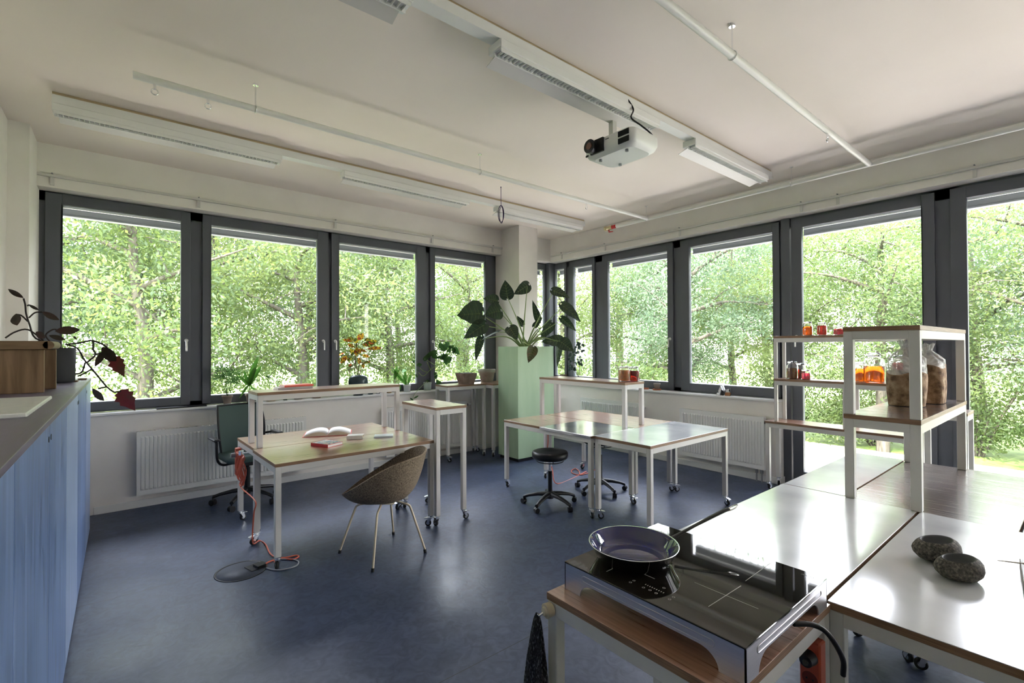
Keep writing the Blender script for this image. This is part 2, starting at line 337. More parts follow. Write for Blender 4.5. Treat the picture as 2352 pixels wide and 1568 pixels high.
# ------------------------------------------------------------ radiators
def radiator(wall,u0,u1,z0,z1,label,pipes=None):
    d=.085
    if wall=='N': org=Vector(((u0+u1)/2,YN-d,z0)); P=lambda u,v,z:(u,YN-.03-v,z)
    else: org=Vector((XE-d,(u0+u1)/2,z0)); P=lambda u,v,z:(XE-.03-v,u,z)
    def bx(B,a,c,v0,v1,w0,w1):
        p=P(a,v0,w0); q=P(c,v1,w1); B.box(min(p[0],q[0]),max(p[0],q[0]),min(p[1],q[1]),max(p[1],q[1]),w0,w1)
    r=thing('radiator',label,'radiator',tuple(org))
    b=MB(org); bx(b,u0,u1,0,.006,z0,z1); bx(b,u0,u1,.05,.062,z0,z1)
    b2=b
    n=int((u1-u0-.05)/.0333); st=(u1-u0-.05)/n
    for i in range(n):
        c=u0+.025+st*(i+.5); w=st*.27; zl,zh=z0+.05,z1-.05
        vs=[P(c-w*1.5,.062,zl),P(c-w*.8,.070,zl+.012),P(c+w*.8,.070,zl+.012),P(c+w*1.5,.062,zl),
            P(c-w*1.5,.062,zh),P(c-w*.8,.070,zh-.012),P(c+w*.8,.070,zh-.012),P(c+w*1.5,.062,zh)]
        b.add(vs,[(0,1,5,4),(1,2,6,5),(2,3,7,6),(0,3,2,1),(4,5,6,7)])
    b.build('panel',RAD,r)
    b=MB(org)
    bx(b,u0-.003,u0,.0,.062,z0,z1); bx(b,u1,u1+.003,.0,.062,z0,z1)
    k=int((u1-u0)/.028)
    for i in range(k):
        c=u0+(u1-u0)*(i+.5)/k; bx(b,c-.008,c+.008,.006,.052,z1-.004,z1)
    b.build('grille',RAD,r)
    for u in(u0+.15,u1-.15): b=MB(org); bx(b,u-.02,u+.02,-.029,0,z0+.08,z1-.08); b.build('bracket',WHITEL,r)
    if pipes:
        for u in pipes:
            b=MB(org); p=P(u,.03,0); b.cyl((p[0],p[1],0.0),(p[0],p[1],z0+.01),.009,mi=0); b.cyl((p[0],p[1],z0-.05),(p[0],p[1],z0),.017); b.build('supply_pipe',GREY,r)
        b=MB(org); u=pipes[-1]+.05 if wall=='N' else pipes[-1]-.05
        e=u1 if wall=='N' else u0; s_=1 if wall=='N' else -1
        b.cyl(P(e,.03,z1-.06),P(e+s_*.03,.03,z1-.06),.02,mi=0); b.cyl(P(e+s_*.03,.03,z1-.06),P(e+s_*.09,.03,z1-.06),.022,.018,mi=1); b.build('thermostat_valve',[BLACK,WHITE],r)
    return r
radiator('N',.125,1.72,.136,.768,'white ribbed panel radiator below the leftmost window, behind the mesh office chair')
radiator('N',2.75,4.04,.125,.785,'white ribbed panel radiator behind the narrow high table by the corner column',pipes=(3.95,4.0))
radiator('E',4.2,5.33,.15,.77,'white panel radiator on the right wall behind the table with the steel sheet',pipes=(4.28,4.23))
radiator('E',2.463,3.54,.15,.765,'white panel radiator with black valve pipes beside the glass door',pipes=(2.56,2.50))
# ------------------------------------------------------------ ceiling fittings
def trunk(y,x0,x1,label):
    b=MB((x0,y,ZC)); b.box(x0,x1,y+.02,y+.09,3.405,3.465); b.box(x0,x1,y+.035,y+.075,3.465,ZC-.001,mi=1); b.box(x0,x1,y+.012,y+.098,3.398,3.41)
    return tag(b.build('light_trunking',[WHITE,BRASS]),label,'light rail')
trunk(4.80,-.40,5.36,'white light trunking rail on the ceiling nearest the left windows')
trunk(2.17,-.70,5.42,'white light trunking rail on the ceiling above the projector')
LOUV=mat('louvre',(.55,.56,.58),.3,.5)
def luminaire(y,x0,x1,label):
    t=thing('linear_luminaire',label,'ceiling light',((x0+x1)/2,y,3.40),group=None); o=t.location
    b=MB(o); b.bbox(x0,x1,y,y+.125,3.345,3.398,.004); b.build('housing',WHITE,t)
    b=MB(o)
    b.box(x0+.02,x1-.02,y+.012,y+.075,3.340,3.345,mi=1)
    n=int((x1-x0)/.03)
    for i in range(n):
        c=x0+.03+(x1-x0-.06)*i/(n-1); b.box(c-.002,c+.002,y+.014,y+.073,3.326,3.342)
    for yy in(y+.01,y+.074): b.box(x0+.01,x1-.01,yy-.002,yy+.002,3.322,3.345)
    b.build('louvre',[WHITE,LOUV],t)
    b=MB(o); b.add([(x0+.03,y+.085,3.345),(x1-.03,y+.085,3.345),(x1-.03,y+.185,3.315),(x0+.03,y+.185,3.315),
      (x0+.03,y+.085,3.349),(x1-.03,y+.085,3.349),(x1-.03,y+.185,3.319),(x0+.03,y+.185,3.319)],[(3,2,1,0),(4,5,6,7),(0,1,5,4),(1,2,6,5),(2,3,7,6),(3,0,4,7)]); b.build('reflector_wing',WHITEL,t)
luminaire(4.80,-.40,1.16,'long white ceiling luminaire at the far left end of the window-side rail')
luminaire(4.80,1.74,3.28,'white ceiling luminaire in the middle of the window-side rail')
luminaire(4.80,3.72,5.30,'white ceiling luminaire next to the corner column')
luminaire(2.17,-.5,1.14,'ceiling luminaire cut by the top edge of the picture')
luminaire(2.17,1.70,3.30,'white louvred ceiling luminaire directly above the projector')
luminaire(2.17,3.83,5.28,'white ceiling luminaire to the right of the projector, near the right wall')
PIPEW=mat('white_pipe',(.74,.73,.69),.35)
def pipe(p0,p1,label,hang=(),hooks=(),r=.023):
    p0=Vector(p0); p1=Vector(p1); t=thing('ceiling_pipe',label,'pipe',tuple(p0))
    b=MB(p0); b.cyl(p0,p1,r,n=20); b.build('tube',PIPEW,t)
    d=(p1-p0).normalized()
    for h in hang:
        c=p0+d*h; b=MB(p0); s=d.cross(Vector((0,0,1)))
        pts=[c+s*math.cos(a)*(r+.004)+Vector((0,0,math.sin(a)*(r+.004))) for a in[math.pi*2*k/16 for k in range(16)]]
        b.tube(pts,.003,n=6,closed=True); b.cyl(c+Vector((0,0,r)),(c.x,c.y,ZC),.005,n=8); b.cyl((c.x,c.y,ZC-.012),(c.x,c.y,ZC),.018)
        b.build('hanger',CHROME,t)
    for h in hooks:
        c=p0+d*h; b=MB(p0); b.cyl(c-Vector((0,0,r)),c-Vector((0,0,r+.03)),.008,mi=0); 
        b.tube([c+Vector((0,0,-r-.03))+s_ for s_ in[Vector((math.cos(a)*.018,0,-.018+math.sin(a)*.018)) for a in[math.pi*2*k/14 for k in range(14)]]],.004,n=6,closed=True)
        b.build('hook',CHROME,t)
pipe((.05,3.80,3.31),(5.45,3.80,3.31),'thin white pipe hung from the ceiling, nearer the left windows',hang=(.69,2.66),hooks=(.11,.40,4.2))
pipe((-.7,1.34,3.31),(5.45,1.34,3.31),'thin white pipe hung from the ceiling at the upper right',hang=(3.48,),hooks=(5.05,))
pipe((5.47,4.32,3.315),(5.47,-2.85,3.315),'white pipe running under the ceiling along the right window wall',hang=(2.3,.5,4.5),r=.028)
b=MB((5.47,4.40,3.315))
b.cyl((5.47,4.34,3.315),(5.47,4.40,3.315),.026,mi=1); b.cyl((5.47,4.40,3.315),(5.47,4.44,3.315),.034,n=8,mi=0,smooth=False); b.cyl((5.47,4.44,3.315),(5.47,4.50,3.315),.03,mi=0); b.cyl((5.47,4.50,3.315),(5.47,4.53,3.315),.036,n=8,mi=0,smooth=False)
b.cyl((5.47,4.46,3.315),(5.47,4.46,3.265),.010,mi=1); b.tube([(5.47,4.46,3.265),(5.45,4.44,3.25),(5.42,4.35,3.235)],[.008,.010,.007],mi=1)
tag(b.build('shutoff_valve',[BRASS,REDV]),'brass valve with red lever at the end of the ceiling pipe','valve')
def rail(p0,p1,label,ks):
    p0=Vector(p0); p1=Vector(p1); d=(p1-p0).normalized(); side=Vector((0,1,0)) if abs(d.x)>.5 else Vector((1,0,0))
    t=thing('wall_rail',label,'rail',tuple(p0)); b=MB(p0); c=(p0+p1)/2
    b.obox(c,d,side,(0,0,1),(p1-p0).length/2,.012,.012); b.build('rail',WHITEL,t)
    for k in ks:
        q=p0+d*k; b=MB(p0); b.obox(q+side*.01-Vector((0,0,.045)),d,side,(0,0,1),.014,.006,.04); b.cyl(q-side*.014+Vector((0,0,.02)),q+side*.01+Vector((0,0,.02)),.006,n=8,mi=1); b.build('bracket',[WHITEL,GREY],t)
rail((-.6,6.09,3.195),(4.78,6.09,3.195),'thin white rail fixed along the wall above the left windows',(.1,1.24,2.7,4.1,5.2))
rail((5.862,6.07,3.19),(5.862,-2.8,3.165),'thin white rail fixed along the wall above the right windows',(.25,1.2,2.5,4.0,4.35,5.4,6.6))
# hanging cable
pts=[(3.47,4.44,ZC),(3.47,4.44,3.40),(3.48,4.45,3.27)]
b=MB((3.47,4.44,ZC)); b.cyl((3.47,4.44,ZC-.012),(3.47,4.44,ZC),.006); b.tube(pts,.0035,n=6)
for dx,dz,w in((0,0,.028),(.004,-.01,.02),(-.003,.004,.035)):
    b.tube([(3.48+dx+w*math.sin(a)*.77,4.45-w*math.sin(a)*.63,3.17+dz+.10*math.cos(a)) for a in[math.pi*2*k/20 for k in range(20)]],.0035,n=6,closed=True)
tag(b.build('hanging_cable',LINE),'coiled dark violet cable hanging from the ceiling in front of the corner','cable')
# ------------------------------------------------------------ projector
t=thing('projector','white ceiling projector with black lens facing left, hung below the light rail','projector',(2.88,2.2,3.0))
b=MB(t.location)
def rrect(x0,x1,y0,y1,r,k=5,rr=None):
    out=[]
    for i,(cx,cy,a0) in enumerate(((x1-r,y0+r,-90),(x1-r,y1-r,0),(x0+r,y1-r,90),(x0+r,y0+r,180))):
        for j in range(k+1): a=math.radians(a0+90*j/k); out.append((cx+r*math.cos(a),cy+r*math.sin(a)))
    return out
def loft(B,rings,mi=0,smooth=True):
    n=len(rings[0][0]); v=[(x,y,z) for pts,z in rings for x,y in pts]; f=[]
    for i in range(len(rings)-1):
        for k in range(n): f.append((i*n+k,i*n+(k+1)%n,(i+1)*n+(k+1)%n,(i+1)*n+k))
    B.add(v,f,mi,smooth); B.add(v,[tuple(range(n-1,-1,-1)),tuple(range((len(rings)-1)*n,len(rings)*n))],mi)
loft(b,[(rrect(2.75,3.0,2.04,2.40,.06),3.0),(rrect(2.72,3.03,2.01,2.44,.06),3.02),(rrect(2.71,3.04,2.0,2.45,.05),3.05),(rrect(2.71,3.04,2.0,2.45,.05),3.11),(rrect(2.73,3.02,2.02,2.43,.05),3.13)])
b.build('body',mat('projector_white',(.8,.8,.78),.35),t)
b=MB(t.location); b.box(2.698,2.712,2.25,2.37,3.02,3.12); b.build('lens_housing',BLACK,t)
b=MB(t.location); b.cyl((2.71,2.345,3.07),(2.655,2.345,3.07),.046,.05,n=28); b.cyl((2.655,2.345,3.07),(2.652,2.345,3.07),.026,n=24,mi=1); L_=b.build('lens',[BLACK,mat('lens_glass',(.16,.04,.015),.05,coat=1)],t)
for z0 in(3.022,3.072):
    b=MB(t.location); b.box(2.706,2.7125,2.03,2.12,z0,z0+.038)
    for k in range(6): b.box(2.703,2.706,2.03,2.12,z0+.003+k*.006,z0+.005+k*.006)
    b.build('vent',BLACK,t)
b=MB(t.location); b.bbox(2.80,2.99,2.13,2.38,3.13,3.15,.004); b.box(2.90,2.945,2.32,2.36,3.15,3.40); b.box(2.86,3.0,2.31,2.42,3.40,3.406); b.cyl((2.92,2.34,3.40),(2.92,2.34,ZC),.02); b.build('ceiling_mount',WHITEL,t)
b=MB(t.location); b.tube(smooth_path([(2.92,2.2,3.45),(2.94,2.16,3.36),(2.90,2.15,3.28),(2.95,2.1,3.22),(3.02,2.06,3.16),(3.05,2.05,3.1)]),.006,n=8); b.build('cable',BLACK,t)
b=MB(t.location); b.box(2.7085,2.7125,2.40,2.425,3.022,3.036); b.box(2.7085,2.7115,2.205,2.235,3.095,3.1); b.build('sensor',BLACK,t)
for (x,y) in((2.78,2.1),(2.78,2.34),(2.96,2.3)):
    b=MB(t.location); b.cyl((x,y,3.0),(x,y,2.985),.012); b.build('foot',GREY,t)
# ============================================================ tables
def caster_mesh():
    b=MB()
    b.box(-.02,.02,-.02,.02,.088,.095); b.cyl((0,0,.075),(0,0,.09),.014,n=14)
    # fork plates, wheel trailing along +x
    for s in(-1,1):
        b.add([(-.012,s*.016,.078),(.022,s*.016,.078),(.036,s*.016,.030),(.020,s*.016,.022),
               (-.012,s*.019,.078),(.022,s*.019,.078),(.036,s*.019,.030),(.020,s*.019,.022)],[(0,1,2,3),(7,6,5,4),(0,4,5,1),(1,5,6,2),(2,6,7,3),(3,7,4,0)])
    b.box(-.014,.026,-.019,.019,.072,.080)
    b.lathe([(0,-.006),(.020,-.006),(.024,-.004),(.026,0),(.024,.004),(.020,.006),(0,.006)],n=20)
    # wheel was built about z: turn it about y
    k=len(b.v); 
    return b
def wheel(B,c,r,w,mi_t=1,mi_h=0,n=20):
    c=Vector(c)
    prof=[(r*.55,-w/2),(r*.9,-w/2),(r,-w*.3),(r,w*.3),(r*.9,w/2),(r*.55,w/2)]
    v=[(c.x+q*math.cos(t),c.y+y,c.z+q*math.sin(t)) for q,y in prof for t in[2*math.pi*i/n for i in range(n)]]
    f=[]
    for i in range(5):
        for k in range(n): f.append((i*n+k,i*n+(k+1)%n,(i+1)*n+(k+1)%n,(i+1)*n+k))
    B.add(v,f,mi_t,True); B.cyl(c-Vector((0,w*.42,0)),c+Vector((0,w*.42,0)),r*.62,n=n,mi=mi_h)
def make_caster():
    b=MB()
    b.box(-.021,.021,-.021,.021,.089,.095); b.cyl((0,0,.074),(0,0,.09),.015,n=14)
    for s in(-1,1):
        b.add([(-.012,s*.015,.078),(.022,s*.015,.078),(.037,s*.015,.032),(.022,s*.015,.020),
               (-.012,s*.0185,.078),(.022,s*.0185,.078),(.037,s*.0185,.032),(.022,s*.0185,.020)],[(0,1,2,3),(7,6,5,4),(0,4,5,1),(1,5,6,2),(2,6,7,3),(3,7,4,0)])
    b.box(-.014,.026,-.0185,.0185,.070,.080)
    wheel(b,(.025,0,.028),.028,.022)
    b.add([(.02,-.018,.074),(.062,-.014,.066),(.062,.014,.066),(.02,.018,.074),(.02,-.018,.079),(.062,-.014,.070),(.062,.014,.070),(.02,.018,.079)],[(3,2,1,0),(4,5,6,7),(0,1,5,4),(1,2,6,5),(2,3,7,6),(3,0,4,7)])
    o=b.build('caster',[CHROME,RUBBER]); me=o.data; bpy.data.objects.remove(o); return me
CAST=make_caster(); rng=random.Random(3)
def table(label,x0,x1,y0,y1,zt,z0=0,casters=True,rz=0,top=None,sheet=None,cat='table',name='worktable',group=None,lg=.042,edge=None,th=.024,ap=.045):
    cx,cy=(x0+x1)/2,(y0+y1)/2; hx,hy=(x1-x0)/2,(y1-y0)/2
    t=thing(name,label,cat,(cx,cy,z0),rz,group); H=zt-z0
    tm=top or (OAK if hx>=hy else OAKY)
    def loc(B): B.o=Vector((0,0,0)); return B
    b=MB(); b.box(-hx,hx,-hy,hy,H-th,H,mi=1,topmi=0); b.build('tabletop',[tm,edge or OAKE],t,bevel=.0015)
    if sheet:
        b=MB(); b.box(-hx-.0005,hx+.0005,-hy-.0005,hy+.0005,H,H+.0025); b.build('surface_sheet',sheet,t,bevel=.001)
    i=.002; q=lg; b=MB()
    b.box(-hx+q,hx-q,-hy+i,-hy+i+.02,H-th-ap,H-th); b.box(-hx+q,hx-q,hy-i-.02,hy-i,H-th-ap,H-th)
    b.box(-hx+i,-hx+i+.02,-hy+q,hy-q,H-th-ap,H-th); b.box(hx-i-.02,hx-i,-hy+q,hy-q,H-th-ap,H-th)
    b.build('frame',WHITEL,t,bevel=.002)
    zb=.095 if casters else 0
    for sx in(-1,1):
        for sy in(-1,1):
            px,py=sx*(hx-q/2-i),sy*(hy-q/2-i)
            b=MB((px,py,0)); b.bbox(px-q/2,px+q/2,py-q/2,py+q/2,zb,H-th,.003)
            l=b.build('leg',WHITEL,t); l.location=(px,py,0)
            if casters:
                c=bpy.data.objects.new('caster',CAST); COL.objects.link(c); c.parent=l; c.rotation_euler=(0,0,rng.uniform(0,6.28))
    return t
T=.765
RZ=math.radians(1.6)
table('long oak-topped rolling table with the books, side nearest the shell chair',.845,2.165,3.745,4.40,T,rz=RZ)
table('oak-topped rolling table under the raised shelf, in front of the mesh office chair',.845,2.165,4.41,5.07,T,rz=RZ)
table('narrow raised oak shelf standing on the desk by the left windows',.87,2.17,4.425,4.755,1.225,z0=T,casters=False,rz=RZ,name='desk_shelf',cat='shelf')
table('high narrow rolling table right beside the desk with the books',2.165,2.49,3.715,4.38,1.06,rz=0)
table('high narrow rolling table under the left window with the square brown plant pot',3.50,4.165,5.70,6.03,1.06)
table('high narrow rolling table between the corner column and the green planter box',4.185,4.755,5.56,6.04,1.06)
tA=table('oak-topped rolling table in the middle group, left end, partly under a steel sheet',3.385,4.045,2.985,4.295,T)
table('rolling table in the middle group along the right windows, behind the steel sheet',4.06,4.725,2.985,4.295,T)
table('rolling table with glossy white top at the right end of the middle group',3.415,4.735,2.36,2.97,T,sheet=SHEET,edge=OAKE)
table('raised narrow shelf on the middle tables, holding the orange and red jars',3.98,4.31,3.05,4.34,1.225,z0=T,casters=False,name='desk_shelf',cat='shelf')
table('small oak-topped rolling table under the induction hob',1.125,1.775,.553,1.195,T,top=OAKY)
table('white-topped rolling table between the hob and the windows, left of the stone bowls',1.79,3.095,.578,1.208,T,sheet=SHEET)
table('white-topped rolling table in the right foreground with the two stone bowls',1.79,3.095,-.09,.565,T,sheet=SHEET)
table('narrow rolling table with pale top at the far edge of the foreground tables',3.105,4.41,.895,1.205,T,sheet=SHEET)
table('rolling table with worn dark brown top under the two-tier stand',3.105,4.41,.228,.885,T,top=DOAK)
table('rolling table with worn dark brown top cut by the right edge of the picture',3.105,4.41,-.44,.218,T,top=DOAK)
# two-tier stand on the foreground tables: two shelf units stacked
u=table('lower tier of the open stand on the foreground tables, holding the bags of substrate',3.075,4.39,.555,.885,1.225,z0=T+.0025,casters=False,name='stand_unit',cat='shelf',group='stacked units of the foreground stand',top=DOAK,lg=.044)
table('upper tier of the open stand on the foreground tables, empty on top',3.075,4.39,.555,.885,1.70,z0=1.225,casters=False,name='stand_unit',cat='shelf',group='stacked units of the foreground stand',top=DOAK,lg=.044)
# shelving at the right window wall
table('low narrow oak bench on castors along the right windows, under the jar shelves',5.56,5.87,1.03,2.35,T,name='bench',cat='bench')
table('lower shelf unit by the glass door holding the brown jar',5.60,5.86,1.585,2.27,1.235,z0=T,casters=False,name='shelf_unit',cat='shelf',lg=.032)
table('lower shelf unit by the glass door holding the big orange jar',5.60,5.86,1.04,1.575,1.235,z0=T,casters=False,name='shelf_unit',cat='shelf',lg=.032)
table('top shelf unit by the glass door with three small jars of red and orange drink',5.60,5.86,1.04,2.27,1.705,z0=1.235,casters=False,name='shelf_unit',cat='shelf',lg=.032)
table('high narrow table behind the foreground stand, in front of the dark door post',5.25,5.57,.66,.98,1.05)
# loose steel sheet on the middle table
b=MB((3.7,3.3,T)); b.box(3.37,4.03,2.975,3.67,T,T+.003); b.box(3.364,3.37,2.975,3.67,T-.024,T+.003)
tag(b.build('metal_sheet',STSHEET,bevel=.001),'shiny steel sheet lying on the front left of the middle tables','metal sheet')
# ============================================================ cupboards
CT=1.345
def cupboard(y0,y1,split,label,ms,knobs):
    t=thing('cupboard',label,'cupboard',(-.46,(y0+y1)/2,0)); o=t.location
    b=MB(o); b.box(-.72,-.222,y0+.001,y1-.001,.06,CT-.022); b.box(-.70,-.235,y0+.002,y1-.002,0,.06); b.build('carcass',BLUEW,t)
    ed=[y0]+split+[y1]
    for i in range(len(ed)-1):
        a,c=ed[i]+.0035,ed[i+1]-.0035
        b=MB(o); b.box(-.222,-.202,a,c,.062,CT-.026)
        d=b.build('door',ms[i],t,bevel=.0015)
        if knobs[i] is not None:
            k=a+.03 if knobs[i]=='l' else c-.03
            b=MB((-.202,k,CT-.075)); b.cyl((-.2025,k,CT-.075),(-.2005,k,CT-.075),.011,n=18); h=b.build('keyhole',BLACK,d); h.location=Vector((-.202,k,CT-.075))-Vector(o)
    b=MB(o); b.box(-.236,-.226,y0+.003,y1-.003,0,.058); b.build('plinth',PLYE,t)
cupboard(.25,1.688,[.95],'blue-cast wooden cupboard cut by the left edge of the picture',[BLUEW,BLUEW],['r','l'])
cupboard(1.69,3.15,[2.44],'wide blue-cast wooden cupboard nearest the camera with two full doors in view',[BLUEW,BLUEW],['r','l'])
cupboard(3.152,4.81,[3.93],'blue-cast wooden cupboard in the middle of the row below the dark plant pot',[BLUEW2,BLUEW],['r','l'])
cupboard(4.812,5.46,[],'narrow blue-cast wooden cupboard at the window end of the row',[BLUEW2],['l'])
b=MB((-.46,2.9,CT)); b.box(-.73,-.198,.25,5.47,CT-.022,CT); tag(b.build('worktop',[BLUETOP],bevel=.002),'long purple-brown worktop on top of the blue cupboards','worktop')
# ============================================================ green planter box
t=thing('planter_box','tall square pale green box on a black plinth holding the giant-leaved plant','planter',(4.57,5.28,0)); o=t.location
gx0,gx1,gy0,gy1=4.245,4.93,5.065,5.51
b=MB(o); b.box(gx0,gx1,gy0,gy0+.018,.045,1.60); b.box(gx0,gx1,gy1-.018,gy1,.045,1.60); b.box(gx0,gx0+.018,gy0+.018,gy1-.018,.045,1.60); b.box(gx1-.018,gx1,gy0+.018,gy1-.018,.045,1.60); b.build('box',GREEN,t,bevel=.0015)
b=MB(o); b.box(gx0+.02,gx1-.02,gy0+.02,gy1-.02,0.0,.045); b.build('plinth',BLACK,t)
b=MB(o); b.box(gx0+.018,gx1-.018,gy0+.018,gy1-.018,1.48,1.53); b.build('soil',SOIL,t)
# ============================================================ hob and pan
hx0,hx1,hy0,hy1,hz=1.19,1.745,.553,1.172,.858
t=thing('induction_hob','portable double induction hob with black glass and steel sides','hob',((hx0+hx1)/2,(hy0+hy1)/2,T)); o=t.location
def arch(L,h):
    p=[(0,0)]
    for k in range(9):
        a=math.pi/2*k/8; p.append((.07+.055*(1-math.cos(a)),.046*math.sin(a)))
    q=[(L-x,z) for x,z in reversed(p)]
    return p+q+[(L,h),(0,h)]
H=hz-.005-T
def side(B,axis,c0,c1,L,s0):
    P=arch(L,H); n=len(P)//2-1
    # strip of quads between arch and top edge keeps the face clean
    low=P[:-2]
    for i in range(len(low)-1):
        (a,za),(b_,zb)=low[i],low[i+1]
        if b_-a<1e-6: continue
        def V(u,z,c): return (c,s0+u,T+z) if axis=='x' else (s0+u,c,T+z)
        v=[V(a,za,c0),V(b_,zb,c0),V(b_,H,c0),V(a,H,c0),V(a,za,c1),V(b_,zb,c1),V(b_,H,c1),V(a,H,c1)]
        B.add(v,[(0,1,2,3),(7,6,5,4),(0,4,5,1),(3,2,6,7),(0,3,7,4),(1,5,6,2)])
b=MB(o); side(b,'x',hx0,hx0+.004,hy1-hy0,hy0); side(b,'x',hx1-.004,hx1,hy1-hy0,hy0); side(b,'y',hy0,hy0+.004,hx1-hx0,hx0); side(b,'y',hy1-.004,hy1,hx1-hx0,hx0)
b.box(hx0+.006,hx1-.006,hy0+.006,hy1-.006,T+.052,T+.085,mi=0)
HOBM=vary(mat('hob_steel',(.6,.59,.62),.36,.9),[(.56,.55,.58),(.63,.62,.65)],scale=(1,1,30),nscale=4,rough=(.34,.40))
b.build('housing',[HOBM],t)
b=MB(o)
def slot(axis,c,u0,u1,z,r):
    pts=[]
    for k in range(9): a=math.pi/2+math.pi*k/8; pts.append((u0+r*math.cos(a),z+r*math.sin(a)))
    for k in range(9): a=-math.pi/2+math.pi*k/8; pts.append((u1+r*math.cos(a),z+r*math.sin(a)))
    b.tube([(c,u,w) if axis=='x' else (u,c,w) for u,w in pts],.0016,n=6,closed=True)
slot('x',hx0-.0004,hy0+.09,hy1-.09,T+.063,.009); slot('y',hy0-.0004,hx0+.07,hx1-.06,T+.063,.009)
b.build('pressed_groove',HOBM,t)
b=MB(o); b.bbox(hx0-.001,hx1+.001,hy0-.001,hy1+.001,hz-.006,hz,.0015); b.build('glass_top',GLASSB,t)
b=MB(o)
def line(x0,y0,x1,y1,w=.0012): 
    a=Vector((x0,y0,0)); c=Vector((x1,y1,0)); d=(c-a).normalized(); s=Vector((-d.y,d.x,0))*w
    b.add([(a+s)+Vector((0,0,hz+.0003)),(a-s)+Vector((0,0,hz+.0003)),(c-s)+Vector((0,0,hz+.0003)),(c+s)+Vector((0,0,hz+.0003))],[(0,1,2,3)])
A=[atZ(*p,hz) for p in((1595,1337),(1742,1398),(1627,1393),(1702,1345),(1712,1334),(1771,1292))]
line(A[0].x,A[0].y,A[1].x,A[1].y); line(A[2].x,A[2].y,A[3].x,A[3].y); line(A[4].x,A[4].y,A[5].x,A[5].y,.0008)
line(1.32,.90,1.32,1.12); line(1.37,1.03,1.24,1.03)
for k,(px,py) in enumerate(((1478,1349),(1493,1355),(1507,1362),(1525,1350),(1538,1376),(1547,1371),(1448,1337),(1456,1333))):
    c=atZ(px,py,hz)
    for j in range(8):
        a0,a1=math.pi*j/4,math.pi*(j+1)/4; line(c.x+.004*math.cos(a0),c.y+.004*math.sin(a0),c.x+.004*math.cos(a1),c.y+.004*math.sin(a1),.0007)
a=atZ(1483,1342,hz); c=atZ(1524,1361,hz)
for j in range(9): q=a.lerp(c,j/8); line(q.x-.003,q.y,q.x+.003,q.y,.0011)
b.build('printed_marks',MARK,t)
# maker's word, unreadable at this size: a row of small printed strokes
b=MB(o); a=atZ(1842,1318,hz); c=atZ(1868,1327,hz)
for j in range(10): q=a.lerp(c,j/9); line(q.x-.0035,q.y,q.x+.0035,q.y,.0008); line(q.x+.0035*(1 if j%2 else -1),q.y-.0015,q.x+.0035*(1 if j%2 else -1),q.y+.0015,.0008)
b.build('printed_name',BLACK,t)
b=MB(o); e=(hx1-.12,hy0,T+.04)
P_=[(1.50,.56,T+.035),(1.545,.53,T+.03),(1.575,.505,T+.012),(1.60,.485,T-.03),(1.625,.475,T-.08),(1.64,.48,T-.13)]
b.tube(smooth_path(P_),.0075,n=10); b.build('power_cord',BLACK,t)
# pan
pc=Vector((1.385,1.03,hz+.001)); t=thing('frying_pan','black pan with dark blue enamel inside and long handle, on the hob','pan',tuple(pc))
b=MB(pc); R=.150
prof_in=[(0,.004),(.105,.004),(.118,.008),(.128,.022),(.140,.046),(.150,.058)]
prof_out=[(.153,.057),(.146,.048),(.128,.014),(.118,.002),(.112,0),(0,0)]
b.lathe(prof_in,pc,n=56,mi=0,caps=False); b.lathe([(.150,.058),(.1535,.0585),(.153,.057)],pc,n=56,mi=2,caps=False); b.lathe(prof_out,pc,n=56,mi=1,caps=False)
b.build('bowl',[ENAMEL,ENAMELK,CHROME],t)
hd=Vector((.45,-.155,0)).normalized(); hs=Vector((-hd.y,hd.x,0))
b=MB(pc); 
secs=[(.148,.044,.010,.005),(.20,.060,.008,.004),(.26,.078,.008,.0035),(.33,.098,.010,.0045),(.40,.117,.011,.005),(.425,.122,.010,.004)]
rings=[]
vs=[];n=10
for d,z,w,h in secs:
    for k in range(n): a=2*math.pi*k/n; vs.append(pc+hd*d+hs*w*math.cos(a)+Vector((0,0,z+h*math.sin(a))))
fs=[(i*n+k,i*n+(k+1)%n,(i+1)*n+(k+1)%n,(i+1)*n+k) for i in range(len(secs)-1) for k in range(n)]
b.add(vs,fs,0,True); b.add(vs,[tuple(range(n)),tuple(range((len(secs)-1)*n,len(secs)*n))],0)
b.tube([pc+hd*(.446+.024*math.cos(a))+hs*.009*math.sin(a)+Vector((0,0,.124+.008*math.cos(a))) for a in[2*math.pi*k/18 for k in range(18)]],.0025,n=6,mi=1,closed=True)
b.build('handle',[BLACK,CHROME],t)
b=MB(pc); b.obox(pc+hd*.15+Vector((0,0,.042)),hd,hs,(0,0,1),.008,.018,.008); b.build('handle_bracket',CHROME,t)
